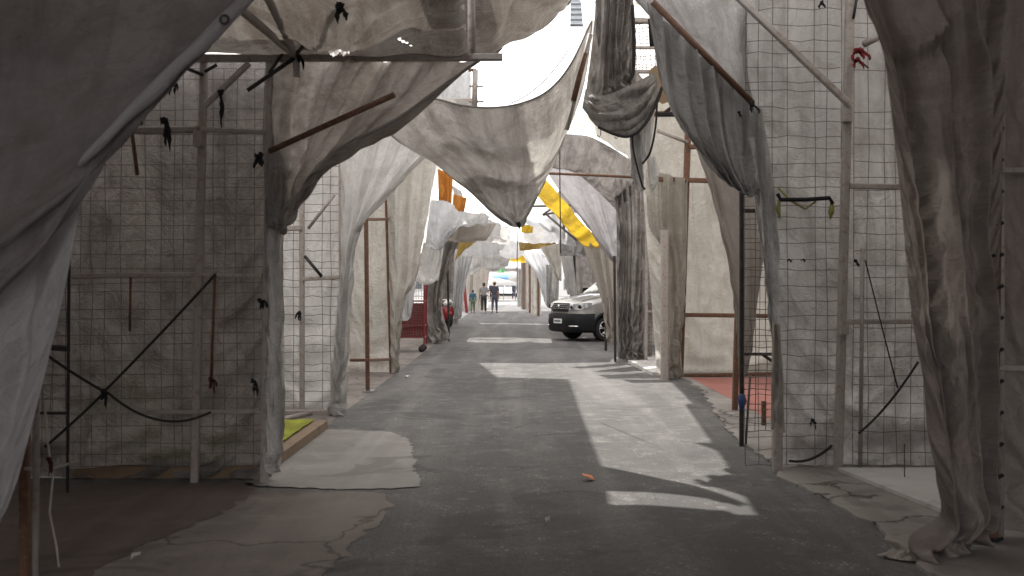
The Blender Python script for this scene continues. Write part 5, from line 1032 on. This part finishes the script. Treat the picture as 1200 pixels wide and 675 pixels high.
person('adult seen from behind in grey shirt and black trousers, middle of the walking family', gp(567, 367), R(3), 1.68, C('grey shirt', (.17, .16, .155)), C('black trousers', (.02, .02, .022)), .18, .1, fat=1.12, shoe=(.3, .3, .3))
person('man in dark clothes and tan cap walking away, right of the family', gp(579.5, 367), R(-4), 1.74, C('navy shirt', (.035, .035, .05)), C('dark blue trousers', (.045, .05, .07)), .2, .08, fat=1.12, cap=C('tan cap', (.42, .30, .18)))
person('small child in teal top and green trousers walking on the left of the family', gp(554, 367), R(0), 1.28, C('teal top', (.02, .07, .11)), C('green trousers', (.07, .11, .07)), .12, .1, True)
person('distant man in dark clothes standing at the right by the white car', (.22, 104, 0), R(160), 1.74, C('dark jacket', (.03, .03, .05)), C('dark trousers', (.03, .03, .045)), .12, .05, True)
person('distant figure half hidden behind the man with the tan cap', (-1.9, 92, 0), R(170), 1.72, C('black shirt', (.03, .03, .035)), C('grey trousers', (.06, .06, .07)), .1, .05, True)

# ================================================================== far end of the street
def parasol(label, px, py, Y, r, mat, drop=.5):
    c = P(px, py, Y); t = empty('parasol', (c.x, c.y, 0), label, 'parasol', 'parasols at the far crossing')
    MB().tube([(c.x, c.y, 0), (c.x, c.y, c.z)], .03, 8).build('pole', M['pipe_grey'], t, True)
    k = 8; vs = [(c.x, c.y, c.z)]; fs = []
    for i in range(k * 3):
        a = 2 * PI * i / (k * 3); e = 1 - .05 * (math.sin(i * PI / 3 * 2) > .5)
        vs.append((c.x + r * .55 * math.cos(a), c.y + r * .55 * math.sin(a), c.z - drop * .42)); vs.append((c.x + r * e * math.cos(a), c.y + r * e * math.sin(a), c.z - drop)); vs.append((c.x + r * e * math.cos(a), c.y + r * e * math.sin(a), c.z - drop - .18))
    n = k * 3
    for i in range(n):
        j = (i + 1) % n; b, d = 1 + 3 * i, 1 + 3 * j
        fs += [(0, b, d), (b, b + 1, d + 1, d), (b + 1, b + 2, d + 2, d + 1)]
    uv = [(v[0], v[1]) for v in vs]
    link_mesh('canopy', vs, fs, M[mat], t, uv, True)
parasol('blue parasol at the far crossing above the white car', 590, 321, 98, 2.2, 't_cblue')
parasol('large white parasol at the far crossing in front of the car', 584, 326, 92, 1.9, 't_white')
parasol('pink parasol at the far left of the crossing', 571, 324, 96, 1.7, 't_pink')
parasol('pale yellow parasol at the far right of the crossing', 604, 322, 97, 1.5, 't_cream')
parasol('white parasol farthest back behind the blue one', 578, 319, 116, 2.4, 't_white')
parasol('bluish parasol farthest back on the right of the crossing', 600, 318, 118, 2.0, 't_blue')
cloth('awning_tarp', 'green tarp hung high at the far crossing', 'tarp', 't_green', [(577, 307, 95), (591, 306, 95)], [(578, 318, 94), (591, 319, 94)], nu=20, nv=16, ex=(1.05, 1.08), fold=(.08, 3))
M['facade'] = solid('pale plaster', (.62, .60, .57), .9, scale=1.2); M['pane'] = solid('window glass dark', (.05, .06, .07), .1, spec=.8)
def house(label, x0, x1, y, h, d, nwin, mat='facade'):
    t = empty('building', ((x0 + x1) / 2, y, 0), label, 'building')
    MB().box((x0, y, 0), (x1, y + d, h)).build('wall', M[mat], t)
    MB().box((x0 - .15, y - .2, h + .003), (x1 + .15, y + d + .1, h + .35)).build('parapet', M['walk'], t)
    for fl in range(int(h // 3)):
        for k in range(nwin):
            cx = x0 + (x1 - x0) * (k + .5) / nwin
            w = MB().box((cx - .7, y - .06, .9 + 3 * fl), (cx + .7, y + .05, 2.3 + 3 * fl)).build('window_frame', M['pipe_white'], t)
            MB().box((cx - .6, y - .075, 1.0 + 3 * fl), (cx + .6, y - .062, 2.2 + 3 * fl)).build('pane', M['pane'], w)
house('low pale building closing the view behind the parasols', -14, 3.4, 132, 3.4, 8, 6)
house('taller pale building at the far right end of the street', 3.6, 16, 128, 6.4, 9, 5)

# ================================================================== litter
def litter(name, label, p, r, mat, n=7):
    rg = random.Random(int(p.x * 1000)); m = MB()
    vs = [(p.x, p.y, .045)] + [(p.x + r * rg.uniform(.6, 1.2) * math.cos(q), p.y + r * rg.uniform(.6, 1.2) * math.sin(q), .012 + rg.uniform(0, .05)) for q in np.linspace(0, 2 * PI, n, endpoint=False)]
    vs += [(v[0], v[1], v[2] - .006) for v in vs]
    k = n + 1
    m.add(vs, [(0, 1 + i, 1 + (i + 1) % n) for i in range(n)] + [(k, k + 1 + (i + 1) % n, k + 1 + i) for i in range(n)] + [(1 + i, k + 1 + i, k + 1 + (i + 1) % n, 1 + (i + 1) % n) for i in range(n)])
    return tag(m.build(name, mat), label, 'litter')
litter('crumpled_wrapper', 'crumpled orange wrapper lying in the middle of the road', G(690, 563), .055, solid('orange paper', (.72, .25, .10), .7))
litter('paper_scrap', 'white paper scrap on the left apron at the bottom', G(160, 658), .03, M['slab'])
litter('paper_scrap', 'pale scrap on the road under the bottom centre', G(642, 614), .02, M['slab'])
litter('paper_scrap', 'white scrap beside the foot of the rusty poles', G(476, 443), .05, M['slab'])
